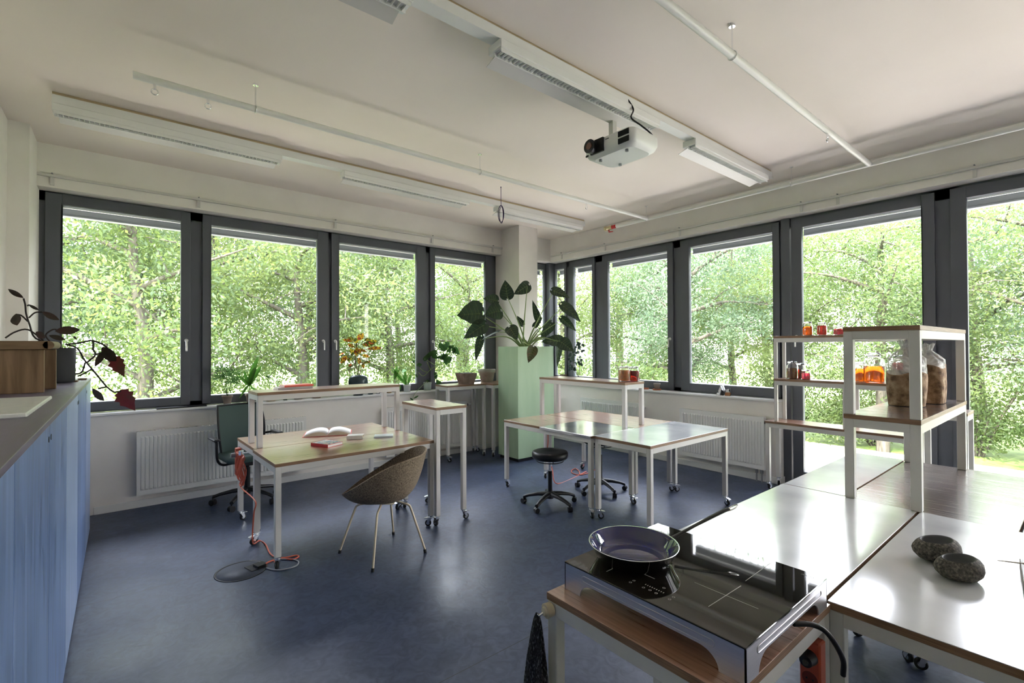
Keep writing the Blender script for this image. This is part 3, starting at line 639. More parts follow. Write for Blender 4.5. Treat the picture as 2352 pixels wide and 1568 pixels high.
# ============================================================ stone bowls, block, stick
def pebble(c,a,bb,h,rz,label,tilt=0):
    c=Vector(c); b=MB(c); n=40; out=[]
    prof=[(0,0),(.45,.0),(.75,.10),(.94,.30),(1.0,.5),(.96,.70),(.84,.88),(.70,.98),(.66,1.0)]
    inn=[(.63,.985),(.60,.93),(.55,.75),(.4,.5),(.2,.42),(0,.4)]
    def ring(r,z,w=1): 
        o=[]
        for k in range(n):
            t_=2*math.pi*k/n; wob=1+.03*math.sin(2*t_+1)+.02*math.sin(3*t_)
            x=r*a*math.cos(t_)*wob; y=r*bb*math.sin(t_)*wob; zz=z*h+(x*.10 if z>.6 else 0)
            xr=x*math.cos(rz)-y*math.sin(rz); yr=x*math.sin(rz)+y*math.cos(rz); o.append((c.x+xr,c.y+yr,c.z+zz))
        return o
    for P,mi in((prof,0),([prof[-1]]+inn,1)):
        v=[];f=[]
        for r,z in P: v+=ring(max(r,.001),z)
        for i in range(len(P)-1):
            for k in range(n): f.append((i*n+k,i*n+(k+1)%n,(i+1)*n+(k+1)%n,(i+1)*n+k))
        b.add(v,f,mi,True)
    return tag(b.build('stone_bowl',[STONE,STONEI],weld=True),label,'bowl')
TZ=T+.0025
pebble((2.45,.40,TZ),.080,.066,.080,-.75,'round pebble-shaped speckled stone bowl standing behind the other one')
pebble((2.315,.318,TZ),.074,.061,.074,-.75,'round pebble-shaped speckled stone bowl nearer the hob and camera')
BLK=vary(mat('grained_block_top',(.2,.17,.15),.35),[(.1,.085,.08),(.25,.22,.2)],scale=(2,22,2),nscale=5,dist=1)
t=thing('wooden_block','dark grained wooden block at the right edge of the foreground table','block',(2.44,.14,TZ)); b=MB(t.location)
d=Vector((.95,.10,0)).normalized(); s=Vector((-d.y,d.x,0))
b.obox(Vector((2.47,.115,TZ+.018)),d,s,(0,0,1),.135,.062,.018); b.build('block',BLK,t,bevel=.002)
b=MB((2.5,.15,TZ+.036)); b.tube([(2.56,.245,TZ+.020),(2.54,.16,TZ+.0405),(2.50,.02,TZ+.0425)],[.0015,.0035,.004],n=8,mi=0)
tag(b.build('wooden_stick',mat('pale_wood',(.5,.42,.34),.5)),'thin pale pointed stick lying across the wooden block','stick')
# ============================================================ hob-table accessories
b=MB((1.11,1.17,.715)); b.cyl((1.124,1.17,.718),(1.100,1.175,.716),.022,.024,n=24); b.cyl((1.100,1.175,.716),(1.092,1.177,.716),.016,.013,n=20); b.tube([(1.10,1.175,.716),(1.085,1.19,.70),(1.082,1.195,.705)],.004,mi=1)
tag(b.build('hook_knob',[CREAM,CHROME]),'round cream hook knob on the corner of the hob table','hook')
TOWEL=vary(mat('black_waffle_cloth',(.02,.02,.022),.9),[(.006,.006,.007),(.03,.03,.035),(.16,.16,.18)],nscale=190,detail=1,scale=(1,1,.5),bump=1.0,pos=(.42,.74))
b=MB((1.09,1.2,.70)); n=30; v=[];f=[]; rows=24
for i in range(rows+1):
    q=i/rows; z=.705-q*.50; rr=.008+.045*q**.55+.012*q
    for k in range(n):
        a=2*math.pi*k/n; w=1+.28*math.sin(a*5+1.5*q)*min(1,q*3)
        v.append((1.085+.3*rr*w*math.cos(a)*1.3-.01*q,1.197+rr*w*math.sin(a)*1.1+.012*q,z))
for i in range(rows):
    for k in range(n): f.append((i*n+k,i*n+(k+1)%n,(i+1)*n+(k+1)%n,(i+1)*n+k))
b.add(v,f,0,True); b.add(v,[tuple(range(n)),tuple(range(rows*n,(rows+1)*n))])
tag(b.build('tea_towel',TOWEL),'black waffle-weave towel hanging from the hook on the hob table','towel')
t=thing('power_strip','brick red power strip hanging under the corner of the hob table','power strip',(1.755,.60,.30)); o=t.location
b=MB(o); b.bbox(1.69,1.738,.555,.615,.27,.665,.005); st=b.build('housing',ORANGED,t)
for k in range(5):
    z=.615-k*.068; b=MB(o); b.cyl((1.6905,.585,z),(1.6885,.585,z),.025,n=24,mi=1); b.cyl((1.6885,.585,z),(1.6884,.585,z),.0225,n=24,mi=0); 
    for s_ in(-.009,.009): b.cyl((1.688,.585+s_,z),(1.6875,.585+s_,z),.003,n=8,mi=2)
    b.build('socket',[ORANGEK,ORANGED,BLACK],t)
b=MB(o); b.cyl((1.688,.585,.615),(1.655,.585,.615),.024,.018,n=20); b.cyl((1.655,.585,.615),(1.64,.58,.62),.008); b.build('plug',BLACK,t)
# ============================================================ books
def book(label,c,rz,w,d,h,cover,spine='x',page=None,lift=0,deco=None,name='book'):
    t=thing(name,label,'book',c,rz)
    b=MB(); b.box(-w/2,w/2,-d/2,d/2,0,.0025); b.box(-w/2,w/2,-d/2,d/2,h-.0025,h); b.box(-w/2,-w/2+.003,-d/2,d/2,0,h); b.build('cover',cover,t,bevel=.001)
    b=MB(); b.box(-w/2+.003,w/2-.003,-d/2+.003,d/2-.003,.0025,h-.0025); b.build('pages',page or PAGE,t)
    if deco: b=MB(); b.box(-w/2+.012,w/2-.006,-d/2+.006,d/2-.006,h,h+.0005); b.build('cover_picture',deco,t)
    return t
FLOW=vary(mat('floral_print',(.3,.4,.5),.5),[(.05,.08,.2),(.25,.4,.5),(.75,.7,.62),(.6,.2,.2)],nscale=60,detail=3,pos=(.3,.7))
book('closed book with red spine and floral blue cover on the front desk',(1.365,4.175,T),math.radians(24),.165,.20,.024,RED,page=PAGE,deco=FLOW)
book('thick small paperback with tan page block on the desk, right of the open book',(1.665,4.31,T),math.radians(60),.10,.14,.032,mat('cream_cover',(.8,.78,.73),.5),page=PAPER)
book('thin pale blue-grey book lying right of the small paperback',(1.90,4.22,T),math.radians(62),.12,.17,.014,mat('pale_blue_cover',(.62,.68,.75),.35),page=PAPER)
book('grey book at the bottom of the pair on the raised desk shelf',(1.22,4.66,1.225),math.radians(93),.15,.30,.019,mat('grey_cover',(.42,.40,.38),.5),page=PAGE)
book('red book on top of the pair on the raised desk shelf',(1.25,4.67,1.244),math.radians(96),.14,.26,.016,mat('orange_red_cover',(.72,.09,.05),.4),page=PAGE)
t=thing('open_book','large open book with curved white pages and tan page edges on the desk','book',(1.555,4.72,T),math.radians(-22))
b=MB(); b.box(-.215,.215,-.145,.145,0,.003); b.build('cover',RED,t)
for s in(-1,1):
    b=MB(); n=14; v=[];f=[]
    for i in range(n+1):
        q=i/n; x=s*(.002+.205*q); z=.006+.034*math.sin(math.pi*min(1,q*1.02))**.75*(1-.35*q)+ (.012*(1-q))
        if q==0: z=.008
        for y in(-.14,.14): v+=[(x,y,.003),(x,y,z)]
    for i in range(n):
        a=i*4; f+=[(a,a+1,a+5,a+4),(a+2,a+6,a+7,a+3),(a+1,a+3,a+7,a+5)]
    mi=[0,0,1]*n
    b.add(v,f,mi,True); b.add(v,[(n*4,n*4+1,n*4+3,n*4+2)],0); b.build('page_block',[PAPER,PAGE],t)
b=MB(); 
for k in range(7): b.box(.03+.02*k,.04+.02*k,-.05+.01*(k%3),.02,.0475-.0012*k-.002*abs(k-2),.0482-.0012*k-.002*abs(k-2)+.0003)
# ============================================================ jars
def jar(label,c,r,h,fill,liq,clamp=True,cat='jar',group=None,sq=False,neck=.78):
    c=Vector(c); t=thing('glass_jar',label,cat,tuple(c),0,group); n=28; w=.0025
    out=[(r*.86,0),(r*.97,.004),(r,.012),(r,h*.66),(r*.96,h*.76),(r*neck,h*.84),(r*neck,h*.90)]
    inn=[(q-w,z) for q,z in reversed(out[1:])]; inn=[(q,max(z,.006)) for q,z in inn]
    b=MB(c); b.lathe(out+inn+[(0,.006)],c,n=n); b.build('glass_body',GLASS,t)
    lv=h*fill; lp=[(0,.0065),(r*.95-w,.0065),(r-w-.0006,.014),(r-w-.0006,min(lv,h*.66))]
    if lv>h*.66: lp.append((r*.93-w,lv))
    lp.append((0,lp[-1][1])); b=MB(c); b.lathe(lp,c,n=n); b.build('drink',liq,t)
    b=MB(c); b.lathe([(0,h*.905),(r*neck,h*.905),(r*(neck+.04),h*.93),(r*(neck-.02),h*.99),(r*.3,h),(0,h)],c,n=n); b.build('lid',GLASS,t)
    if clamp:
        b=MB(c); q=r*(neck+.02)
        b.tube([c+Vector((q*math.cos(a),q*math.sin(a),h*.875)) for a in[2*math.pi*k/20 for k in range(20)]],.0014,n=6,closed=True)
        b.tube([c+Vector((q,0,h*.875)),c+Vector((q*1.14,0,h*.95)),c+Vector((q*.9,0,h*.995)),c+Vector((-q*.9,0,h*1.0)),c+Vector((-q*1.1,0,h*.93)),c+Vector((-q,0,h*.875))],.0014,n=6); b.build('wire_clamp',CHROME,t)
    return t
zs=1.705
jar('small clip jar of orange drink, left of the three on the top shelf',(5.72,1.966,zs),.050,.150,.66,LOR)
jar('small clip jar of dark red drink, middle of the three on the top shelf',(5.72,1.830,zs),.047,.138,.75,LRED)
jar('low clip jar half full of red drink, right of the three on the top shelf',(5.72,1.677,zs),.050,.100,.62,LPNK)
zs=1.235
jar('clip jar of cloudy brown liquid on the middle shelf by the door handle',(5.71,2.118,zs),.058,.190,.62,LBRN)
jar('jar of red drink mostly hidden behind the brown jar',(5.79,2.06,zs),.048,.17,.6,LRED)
jar('small low jar of pink drink right of the brown jar',(5.69,1.978,zs),.048,.105,.66,LPNK)
jar('tall jar of orange drink partly hidden by the left post of the foreground stand',(5.73,1.50,zs),.055,.20,.66,LOR)
jar('large round-shouldered clip jar half full of bright orange drink',(5.73,1.385,zs),.088,.29,.55,LOR,neck=.62)
jar('large clip jar of magenta drink partly hidden by the clear bag',(5.73,1.175,zs),.075,.27,.72,LPNK,neck=.62)
zs=1.225
jar('clip jar stuffed with orange fruit pieces on the raised shelf of the middle tables',(4.17,3.20,zs),.068,.165,.72,vary(mat('fruit_pieces',(.8,.3,.06),.3),[(.75,.12,.04),(.85,.32,.08),(.5,.22,.1)],nscale=25))
jar('clip jar of bright red drink beside the jar of orange fruit',(4.25,3.135,zs),.058,.160,.70,LRED)
# ============================================================ bags
SUB=vary(mat('straw_substrate',(.3,.2,.12),.9),[(.12,.07,.04),(.34,.22,.13),(.55,.42,.28)],nscale=24,detail=7,scale=(1,1,1),bump=.8,pos=(.33,.7))
def bag(label,c,rx,ry,h,fill,rz,seed):
    c=Vector(c); t=thing('substrate_bag',label,'bag',tuple(c),rz); r=random.Random(seed); n=56
    ph=[r.uniform(0,6.28) for _ in range(8)]
    def shape(a,q):
        # q 0..1 height, superellipse body, pinched twisted neck, flared tip
        e=3.2; ca,sa=math.cos(a),math.sin(a); k=(abs(ca)**e+abs(sa)**e)**(-1/e)
        body=1+.04*math.sin(3*a+ph[0])+.03*math.sin(7*a+ph[1]+q*5)*(.4+q)
        if q<.72: s=.93+.09*math.sin(math.pi*min(1,q/.72))
        elif q<.88: s=.95-(q-.72)/.16*.72
        else: s=.23+(q-.88)/.12*.16
        if q>.66: body+=.16*math.sin(11*a+ph[2]+9*q)*min(1,(q-.66)/.15)
        kk=k if q<.7 else k*(1-min(1,(q-.7)/.2))+min(1,(q-.7)/.2)
        return rx*s*body*kk*ca, ry*s*body*kk*sa
    b=MB(); v=[];f=[];m=44
    for i in range(m+1):
        q=i/m
        for k in range(n): x,y=shape(2*math.pi*k/n,q); v.append((x,y,q*h+.001+.006*math.sin(5*2*math.pi*k/n+ph[3])*(q>.9)))
    for i in range(m):
        for k in range(n): f.append((i*n+k,i*n+(k+1)%n,(i+1)*n+(k+1)%n,(i+1)*n+k))
    b.add(v,f,0,True); b.add(v,[tuple(range(n))]); b.build('clear_bag',PVC,t)
    b=MB(); v=[];f=[];m=16
    for i in range(m+1):
        q=i/m*fill
        for k in range(n):
            a=2*math.pi*k/n; x,y=shape(a,q); v.append((x*1.006,y*1.006,q*h+.0005+(0 if i<m else .012*math.sin(3*a+ph[4]))))
    for i in range(m):
        for k in range(n): f.append((i*n+k,i*n+(k+1)%n,(i+1)*n+(k+1)%n,(i+1)*n+k))
    v.append((0,0,fill*h+.02)); 
    for k in range(n): f.append((m*n+k,m*n+(k+1)%n,len(v)-1))
    b.add(v,f,0,True); b.build('substrate',SUB,t)
bag('clear knotted bag half full of straw substrate, nearer one on the stand',(3.82,.76,1.228),.135,.095,.40,.50,.2,1)
bag('second clear bag of darker substrate behind the nearer one on the stand',(4.08,.70,1.228),.11,.09,.38,.62,.1,5)
# ============================================================ stools, chairs
def star_base(B,c,r,ang,hub=.075,tip=.055,mi=0,casters=True,t=None,label=None):
    pass
def swivel_base(t,r=.29,ang=0,zh=.10,wr=.025):
    b=MB(); b.cyl((0,0,zh-.03),(0,0,zh+.04),.034,.03,n=20); b.build('hub',BLACK,t)
    for k in range(5):
        a=ang+2*math.pi*k/5; d=Vector((math.cos(a),math.sin(a),0)); s=Vector((-d.y,d.x,0))
        b=MB(); P=[(d*.02+Vector((0,0,zh+.015)),.030,.024),(d*r*.45+Vector((0,0,zh+.006)),.025,.020),(d*r*.8+Vector((0,0,zh-.014)),.020,.016),(d*r+Vector((0,0,zh-.035)),.017,.017)]
        v=[];n=8
        for p,w,h in P:
            for j in range(n): q=2*math.pi*(j+.5)/n; v.append(p+s*w*math.cos(q)*1.15+Vector((0,0,h*math.sin(q))))
        f=[(i*n+j,i*n+(j+1)%n,(i+1)*n+(j+1)%n,(i+1)*n+j) for i in range(3) for j in range(n)]
        b.add(v,f,0,True); b.add(v,[tuple(range(n)),tuple(range(3*n,4*n))])
        l=b.build('base_arm',BLACK,t)
        b=MB(d*r); c=d*r; ca=a+1.0; w_=Vector((math.cos(ca),math.sin(ca),0)); b.cyl(c+Vector((0,0,wr)),c+Vector((0,0,zh-.03)),.007)
        for s_ in(-1,1):
            p=c+w_*s_*.013+Vector((0,0,wr)); b.cyl(p-w_*.009,p+w_*.009,wr,n=20)
        b.cyl(c-w_*.006+Vector((0,0,wr)),c+w_*.006+Vector((0,0,wr)),wr*.9,n=16)
        q=b.build('caster',BLACK,l); q.location=c
def stool(label,x,y,h,ang,group=None):
    t=thing('swivel_stool',label,'stool',(x,y,0),0,group)
    swivel_base(t,.275,ang)
    b=MB(); b.cyl((0,0,.12),(0,0,h-.20),.022,n=20); b.cyl((0,0,h-.20),(0,0,h-.07),.014,n=16,mi=1); b.build('column',[BLACK,CHROME],t)
    b=MB(); b.lathe([(0,h-.085),(.10,h-.085),(.165,h-.075),(.178,h-.065),(.182,h-.045),(.182,h-.02),(.176,h-.006),(.16,h),(.08,h-.006),(0,h-.008)],n=44); b.build('seat',BLACKG,t)
    b=MB(); b.tube([(.135*math.cos(a),.135*math.sin(a),h-.098) for a in[2*math.pi*k/32 for k in range(32)]],.005,n=8,closed=True)
    for a in(0,2.1,4.2): b.tube([(.135*math.cos(a),.135*math.sin(a),h-.098),(.12*math.cos(a),.12*math.sin(a),h-.08)],.004,n=6)
    b.build('lever_ring',BLACK,t)
    return t
stool('round black stool standing in front of the middle tables, fully in view',3.36,3.51,.545,2.2)
stool('black star-base stool pushed under the middle tables, seat hidden',4.12,3.50,.60,1.9)
# shell chair
ang=math.atan2(.66,-.75)
t=thing('shell_chair','bucket chair with speckled brown felt shell and thin cream legs, pushed to the desk','chair',(1.60,3.55,0),ang)
def shell(inset=0):
    v=[];f=[];n=72;m=18
    def cs(a):
        # a=0 faces front; rim radius and height
        c=math.cos(a); s=abs(math.sin(a))
        Rx=.30 if c>0 else .31; R=(abs(c/Rx)**2.5+abs(math.sin(a)/.355)**2.5)**(-1/2.5)
        u=(1-c)/2; sm=u*u*(3-2*u)
        zr=.48+.285*sm+.045*s**2
        return R,zr
    for i in range(m+1):
        q=i/m
        for k in range(n):
            a=2*math.pi*k/n; R,zr=cs(a); R-=inset*q
            u=(1-math.cos(a))/2; ex=2.9
            rr=R*(q**.62); z=0.415+inset+(zr-0.415-inset*.5)*(q**ex)
            if False: z=0.415+inset+(zr-0.415-inset*.5)*(q**2.6)
            v.append((rr*math.cos(a)-.01,rr*math.sin(a),z))
    for i in range(m):
        for k in range(n): f.append((i*n+k,i*n+(k+1)%n,(i+1)*n+(k+1)%n,(i+1)*n+k))
    return v,f,n,m
b=MB(); v1,f1,n,m=shell(0); v2,f2,_,_=shell(.011)
b.add(v1,f1,0,True); b.add(v2,[tuple(reversed(q)) for q in f2],0,True)
L1=len(v1); b.add(v1[-n:]+v2[-n:],[(k,(k+1)%n,n+(k+1)%n,n+k) for k in range(n)],0,False)
b.build('shell_seat',FELT,t)
feet=[(1.32,3.743),(1.393,3.281),(1.841,3.329),(1.807,3.819)]
Mi=Matrix.Rotation(-ang,3,'Z')
for fx,fy in feet:
    p=Mi@Vector((fx-1.60,fy-3.55,0)); q=Vector((p.x*.52,p.y*.52,0))
    b=MB(); b.tube(smooth_path([Vector((p.x*.22,p.y*.22,.402)),Vector((p.x*.45,p.y*.45,.380)),Vector((p.x*.60,p.y*.60,.365)),Vector((p.x*.68,p.y*.68,.315)),Vector((p.x,p.y,.012))],5),.0085,n=10); l=b.build('leg',CREAM,t)
    b=MB(); b.cyl((p.x,p.y,0),(p.x*.985,p.y*.985,.025),.0115,n=14); b.build('foot_cap',RUBBER,l)
b=MB(); b.tube([(.1,.1,.405),(-.1,.1,.405),(-.1,-.1,.405),(.1,-.1,.405)],.007,n=8,closed=True); b.build('seat_frame',CREAM,t)
# office chair (local +x is the way it faces)
ang=math.atan2(-.95,.12)
t=thing('office_chair','black swivel armchair with grey-green mesh back behind the desk by the radiator','office chair',(1.02,5.60,0),ang)
swivel_base(t,.31,.5,zh=.12,wr=.03)
b=MB(); b.cyl((0,0,.15),(0,0,.36),.026,n=18); b.cyl((0,0,.36),(0,0,.42),.018,n=16); b.bbox(-.14,.14,-.09,.09,.40,.455,.01); b.tube([(0,-.09,.42),(0,-.2,.415)],.006); b.build('column',BLACK,t)
b=MB(); loft(b,[(rrect(-.22,.22,-.22,.22,.08),.455),(rrect(-.235,.235,-.235,.235,.09),.475),(rrect(-.235,.235,-.235,.235,.09),.50),(rrect(-.22,.22,-.22,.22,.08),.515)]); b.build('seat',TEAL,t)
def backp(u,w): # u -1..1 across, w 0..1 up
    z=.50+.49*w; x=-.235+.06*math.sin(math.pi*w*.9)-.10*w+.055*u*u+ .02*(1-w)
    hw=.195+.02*math.sin(math.pi*w)+.012*w
    return Vector((x,u*hw,z))
b=MB(); n=16;m=18; v=[backp(-1+2*i/n,j/m)+Vector((d,0,0)) for d in(0,-.008) for j in range(m+1) for i in range(n+1)]; f=[]
for s in range(2):
    for j in range(m):
        for i in range(n): a=s*(n+1)*(m+1)+j*(n+1)+i; f.append((a,a+1,a+n+2,a+n+1))
b.add(v,f,0,True); b.build('backrest',TEAL,t)
b=MB(); ed=[backp(-1,j/12) for j in range(13)]+[backp(-1+2*i/10,1) for i in range(1,10)]+[backp(1,1-j/12) for j in range(13)]+[backp(1-2*i/10,0) for i in range(1,10)]
b.tube(ed,.011,n=8,closed=True); b.tube(smooth_path([backp(0,.05)+Vector((-.01,0,0)),Vector((-.24,0,.46)),Vector((-.12,0,.43))]),.022,n=10); b.build('back_frame',BLACK,t)
for s in(-1,1):
    b=MB(); b.tube(smooth_path([Vector((.0,s*.12,.43)),Vector((.0,s*.22,.42)),Vector((.05,s*.285,.48)),Vector((.07,s*.30,.60)),Vector((.06,s*.30,.665)),Vector((-.05,s*.30,.672)),Vector((-.15,s*.285,.672)),Vector((-.21,s*.235,.66))]),.012,n=10); a_=b.build('armrest',BLACK,t)
    b=MB(); b.bbox(-.14,.09,s*.30-.028,s*.30+.028,.675,.697,.008); b.build('arm_pad',BLACK,a_)
# ============================================================ cables at the desk
t=thing('power_strip','brick red power strip hanging below the left end of the desk','power strip',(.83,4.93,.60)); o=t.location
b=MB(o); b.bbox(.795,.838,4.86,4.925,.46,.70,.004); b.build('housing',ORANGED,t)
for z in(.64,.57,.50): b=MB(o); b.cyl((.797,4.892,z),(.7935,4.892,z),.024,n=20,mi=1); b.cyl((.7935,4.892,z),(.7933,4.892,z),.021,n=20,mi=0); b.build('socket',[ORANGEK,ORANGED],t)
b=MB(o); b.cyl((.793,4.892,.64),(.76,4.892,.64),.022,.018,n=18); b.build('plug',GREY,t)
b=MB((.80,4.62,.68)); r=random.Random(5)
for k in range(7):
    cy=4.56+.04*k; w=.035+.01*r.random(); hh=.15+.06*r.random(); z0=.69
    b.tube([(.80+.012*math.sin(3*a+k),cy+w*math.sin(a)*1.3+.03*math.cos(a)*(k-3)/6,z0-hh/1.0*(1-math.cos(a))/1.6-.01) for a in[2*math.pi*q/22 for q in range(22)]],.0055,n=8,closed=True)
G=[atX(577,1110,.80),atX(586,1150,.79),atX(583,1180,.785),atX(592,1215,.78)]
fl=[atZ(*p,.007) for p in((596,1241),(610,1250),(620,1270),(634,1279),(655,1280),(680,1275),(686,1278),(672,1284),(645,1282),(625,1287),(612,1293),(606,1300))]
b.tube(smooth_path([(.80,4.60,.50),(.79,4.60,.42)]+[Vector(p) for p in G[1:3]]+[Vector((.79,4.13,.10))]+fl),.0055,n=8)
b.cyl((.86,4.66,.69),(.80,4.66,.695),.007,mi=1); b.cyl((.80,4.66,.68),(.80,4.66,.715),.02,mi=1)
tag(b.build('extension_cable',[ORANGE,CHROME]),'brick red cable coiled under the desk end and running to the floor socket','cable')
b=MB((.95,3.85,0)); P=[atZ(*p,.005) for p in((645,1284),(665,1284),(680,1286),(686,1291),(680,1299),(662,1305),(635,1309),(612,1304))]
b.tube(smooth_path(P),.005,n=8); tag(b.build('grey_cable',GREY),'grey cable looping on the floor beside the front desk leg','cable')
fc=Vector((.672,3.90,0)); t=thing('floor_socket','round flush floor socket with black ring near the front desk leg','floor socket',tuple(fc))
b=MB(fc); b.lathe([(.166,0),(.168,.003),(.158,.003),(.154,0)],fc,n=56,caps=False); b.build('ring',BLACK,t)
b=MB(fc); b.lathe([(0,.0012),(.152,.0012),(.152,0)],fc,n=56); b.build('lid',mat('floor_lid',(.045,.054,.075),.6),t)
b=MB(fc); b.obox(fc+Vector((.115,-.02,.012)),(1,.3,0),(-.3,1,0),(0,0,1),.03,.035,.012); b.obox(fc+Vector((.09,.0,.003)),(1,.3,0),(-.3,1,0),(0,0,1),.05,.055,.002); b.build('plug_hatch',BLACK,t)
b=MB((4.0,3.9,0)); P=[(3.99,4.20,.60),(3.97,4.18,.45),(4.0,4.22,.30),(3.96,4.1,.15),(3.93,3.98,.006)]+[tuple(atZ(*p,.006)) for p in((1345,1083),(1330,1090),(1315,1086),(1313,1080),(1322,1076),(1330,1082),(1333,1090),(1350,1086),(1368,1078),(1376,1079))]
b.tube(smooth_path(P),.006,n=8); tag(b.build('extension_cable',ORANGE),'thin brick red cable hanging under the middle tables and looped on the floor','cable')
# ============================================================ things on the cupboards
t=thing('wooden_bench','small brown wooden bench with thick round-ended top standing on the cupboards','bench',(-.5,4.0,CT)); o=t.location
b=MB(o); b.box(-.70,-.325,3.83,4.22,1.595,1.643,mi=0); b.cyl((-.325,3.83,1.619),(-.325,4.22,1.619),.024,n=24); b.build('top_board',WALNUTH,t,bevel=.003)
b=MB(o); b.cyl((-.300,4.0,1.619),(-.300,4.10,1.619),.0235,n=24,mi=0)
b=MB(o); b.bbox(-.70,-.345,3.86,3.885,CT,1.595,.003); b.build('front_panel',WALNUT,t)
b=MB(o); b.bbox(-.70,-.318,4.165,4.19,CT,1.595,.003); b.build('rear_panel',WALNUT,t)
b=MB((-.33,4.3,CT)); b.bbox(-.42,-.24,4.262,4.30,1.597,1.637,.008)
cyl=MB((-.35,4.05,1.643)); 
b=MB((-.55,2.9,CT)); b.bbox(-.72,-.268,2.50,3.32,CT,CT+.018,.004); tag(b.build('chopping_board',MARBLE),'white marble board lying on the cupboard worktop','board')
t=tag(MB((-.3,5.0,CT)).bbox(-.335,-.255,4.90,5.02,CT,CT+.012,.002).build('wood_sample',WALNUT),'small brown wooden strip on the worktop near the charcoal pot','wood strip')
t=tag(MB((-.24,5.2,CT)).bbox(-.27,-.215,5.14,5.24,CT,CT+.014,.002).build('wood_sample',WALNUT),'small brown wooden strip at the far corner of the worktop','wood strip')
t=tag(MB((.3,6.13,.972)).bbox(.28,.72,6.082,6.22,.9705,.982,.003).build('dark_tray',BLACK),'flat black tray on the sill under the leftmost window','tray')
# ============================================================ plants
def atD(px,py,d): r_=ray(px,py); return EYE+r_*(d/FPX)
SHAPES={'heart':[(-.22,0),(-.20,.20),(-.12,.36),(0,.46),(.12,.50),(.28,.48),(.45,.41),(.62,.31),(.80,.17),(.92,.06),(1,0)],
        'oval':[(0,0),(.08,.16),(.2,.30),(.35,.42),(.5,.48),(.65,.44),(.8,.32),(.92,.15),(1,0)],
        'lance':[(0,.05),(.15,.28),(.35,.45),(.55,.48),(.75,.36),(.9,.16),(1,0)],
        'jag':[(0,.02),(.10,.40),(.2,.34),(.3,.56),(.42,.36),(.55,.44),(.68,.26),(.82,.15),(1,0)],
        'blade':[(0,.3),(.2,.48),(.5,.5),(.8,.34),(1,0)]}
def leaf(B,base,tip,w,nh,kind='heart',fold=.25,droop=.12,mi=0,vein=None,wave=0):
    base=Vector(base); tip=Vector(tip); d=tip-base; L=d.length; d=d.normalized(); nh=Vector(nh)
    s=d.cross(nh).normalized(); n=s.cross(d).normalized(); P=SHAPES[kind]; v=[];f=[];m=4
    for i,(t,h) in enumerate(P):
        c=base+d*t*L-n*droop*L*max(t,0)**2
        for k in range(-m,m+1):
            q=k/m; x=h*w*q*2; gap=1
            off=n*(abs(x)*fold+wave*w*math.sin(t*17+q*3)*abs(q))
            bk=0
            if kind=='heart' and t<0: bk=-.0
            v.append(c+s*x+off)
    for i in range(len(P)-1):
        for k in range(2*m):
            if kind=='heart' and i<3 and k in(m-1,m) and i<2: continue
            a=i*(2*m+1)+k; f.append((a,a+1,a+2*m+2,a+2*m+1))
    B.add(v,f,mi,True)
    if vein is not None:
        e=n*.0016
        for sg in(1,-1):
            B.tube([base+e*sg-n*0,base+d*.5*L-n*droop*L*.25+e*sg,base+d*.97*L-n*droop*L*.94+e*sg],[.0022,.0018,.0006],n=5,mi=vein)
        for t in(0.02,.16,.32,.48,.64):
            for q in(-1,1):
                hh=np.interp(t+.14,[p[0] for p in P],[p[1] for p in P])
                a=base+d*t*L-n*droop*L*t*t; x=hh*w*2*.88*q; t2=t+.13
                c=base+d*t2*L-n*droop*L*t2*t2+s*x+n*abs(x)*fold
                for sg in(1,-1): B.tube([a+e*sg,c+e*sg],[.0015,.0005],n=4,mi=vein)
ALO=leafmat('dark_leaf',[(.012,.028,.014),(.03,.062,.028)],trans=.18,rough=.35,nscale=14)
ALOV=leafmat('pale_vein',[(.20,.28,.09),(.26,.34,.12)],trans=.2)
STEMG=leafmat('green_stem',[(.20,.32,.10),(.34,.44,.17)],trans=.1,nscale=6)
OLDL=leafmat('browning_leaf',[(.05,.025,.012),(.06,.07,.02),(.14,.05,.02)],trans=.2,nscale=10)
FRESH=leafmat('fresh_green_leaf',[(.05,.16,.02),(.12,.30,.05)],trans=.45,nscale=12)
MIDG=leafmat('mid_green_leaf',[(.02,.07,.015),(.05,.15,.03)],trans=.4,nscale=12)
BEG=leafmat('dark_red_leaf',[(.012,.008,.008),(.035,.022,.014),(.04,.012,.012)],trans=.25,nscale=9)
BEGR=leafmat('wine_red_leaf',[(.05,.006,.008),(.09,.012,.012),(.04,.03,.012)],trans=.4,nscale=9)
BEGS=mat('dark_stem',(.02,.012,.01),.5)
CROT=leafmat('variegated_leaf',[(.30,.02,.015),(.03,.06,.01),(.60,.34,.02),(.10,.02,.015),(.45,.05,.03)],trans=.5,nscale=26,rough=.3)
CROT2=leafmat('variegated_leaf_yellow',[(.04,.08,.01),(.55,.42,.03),(.05,.10,.015),(.06,.03,.01),(.6,.12,.03)],trans=.5,nscale=24,rough=.3)
CROTS=mat('croton_stem',(.12,.04,.03),.6)
SUCC=leafmat('grey_green_leaf',[(.015,.035,.025),(.05,.09,.07)],trans=.1,nscale=10)
VIEW=-fw
t=thing('giant_taro_plant','big plant with dark pale-veined arrow-shaped leaves growing from the green box','plant',(4.57,5.28,1.53)); o=t.location
D0=6.98; crown=Vector((4.57,5.28,1.56))
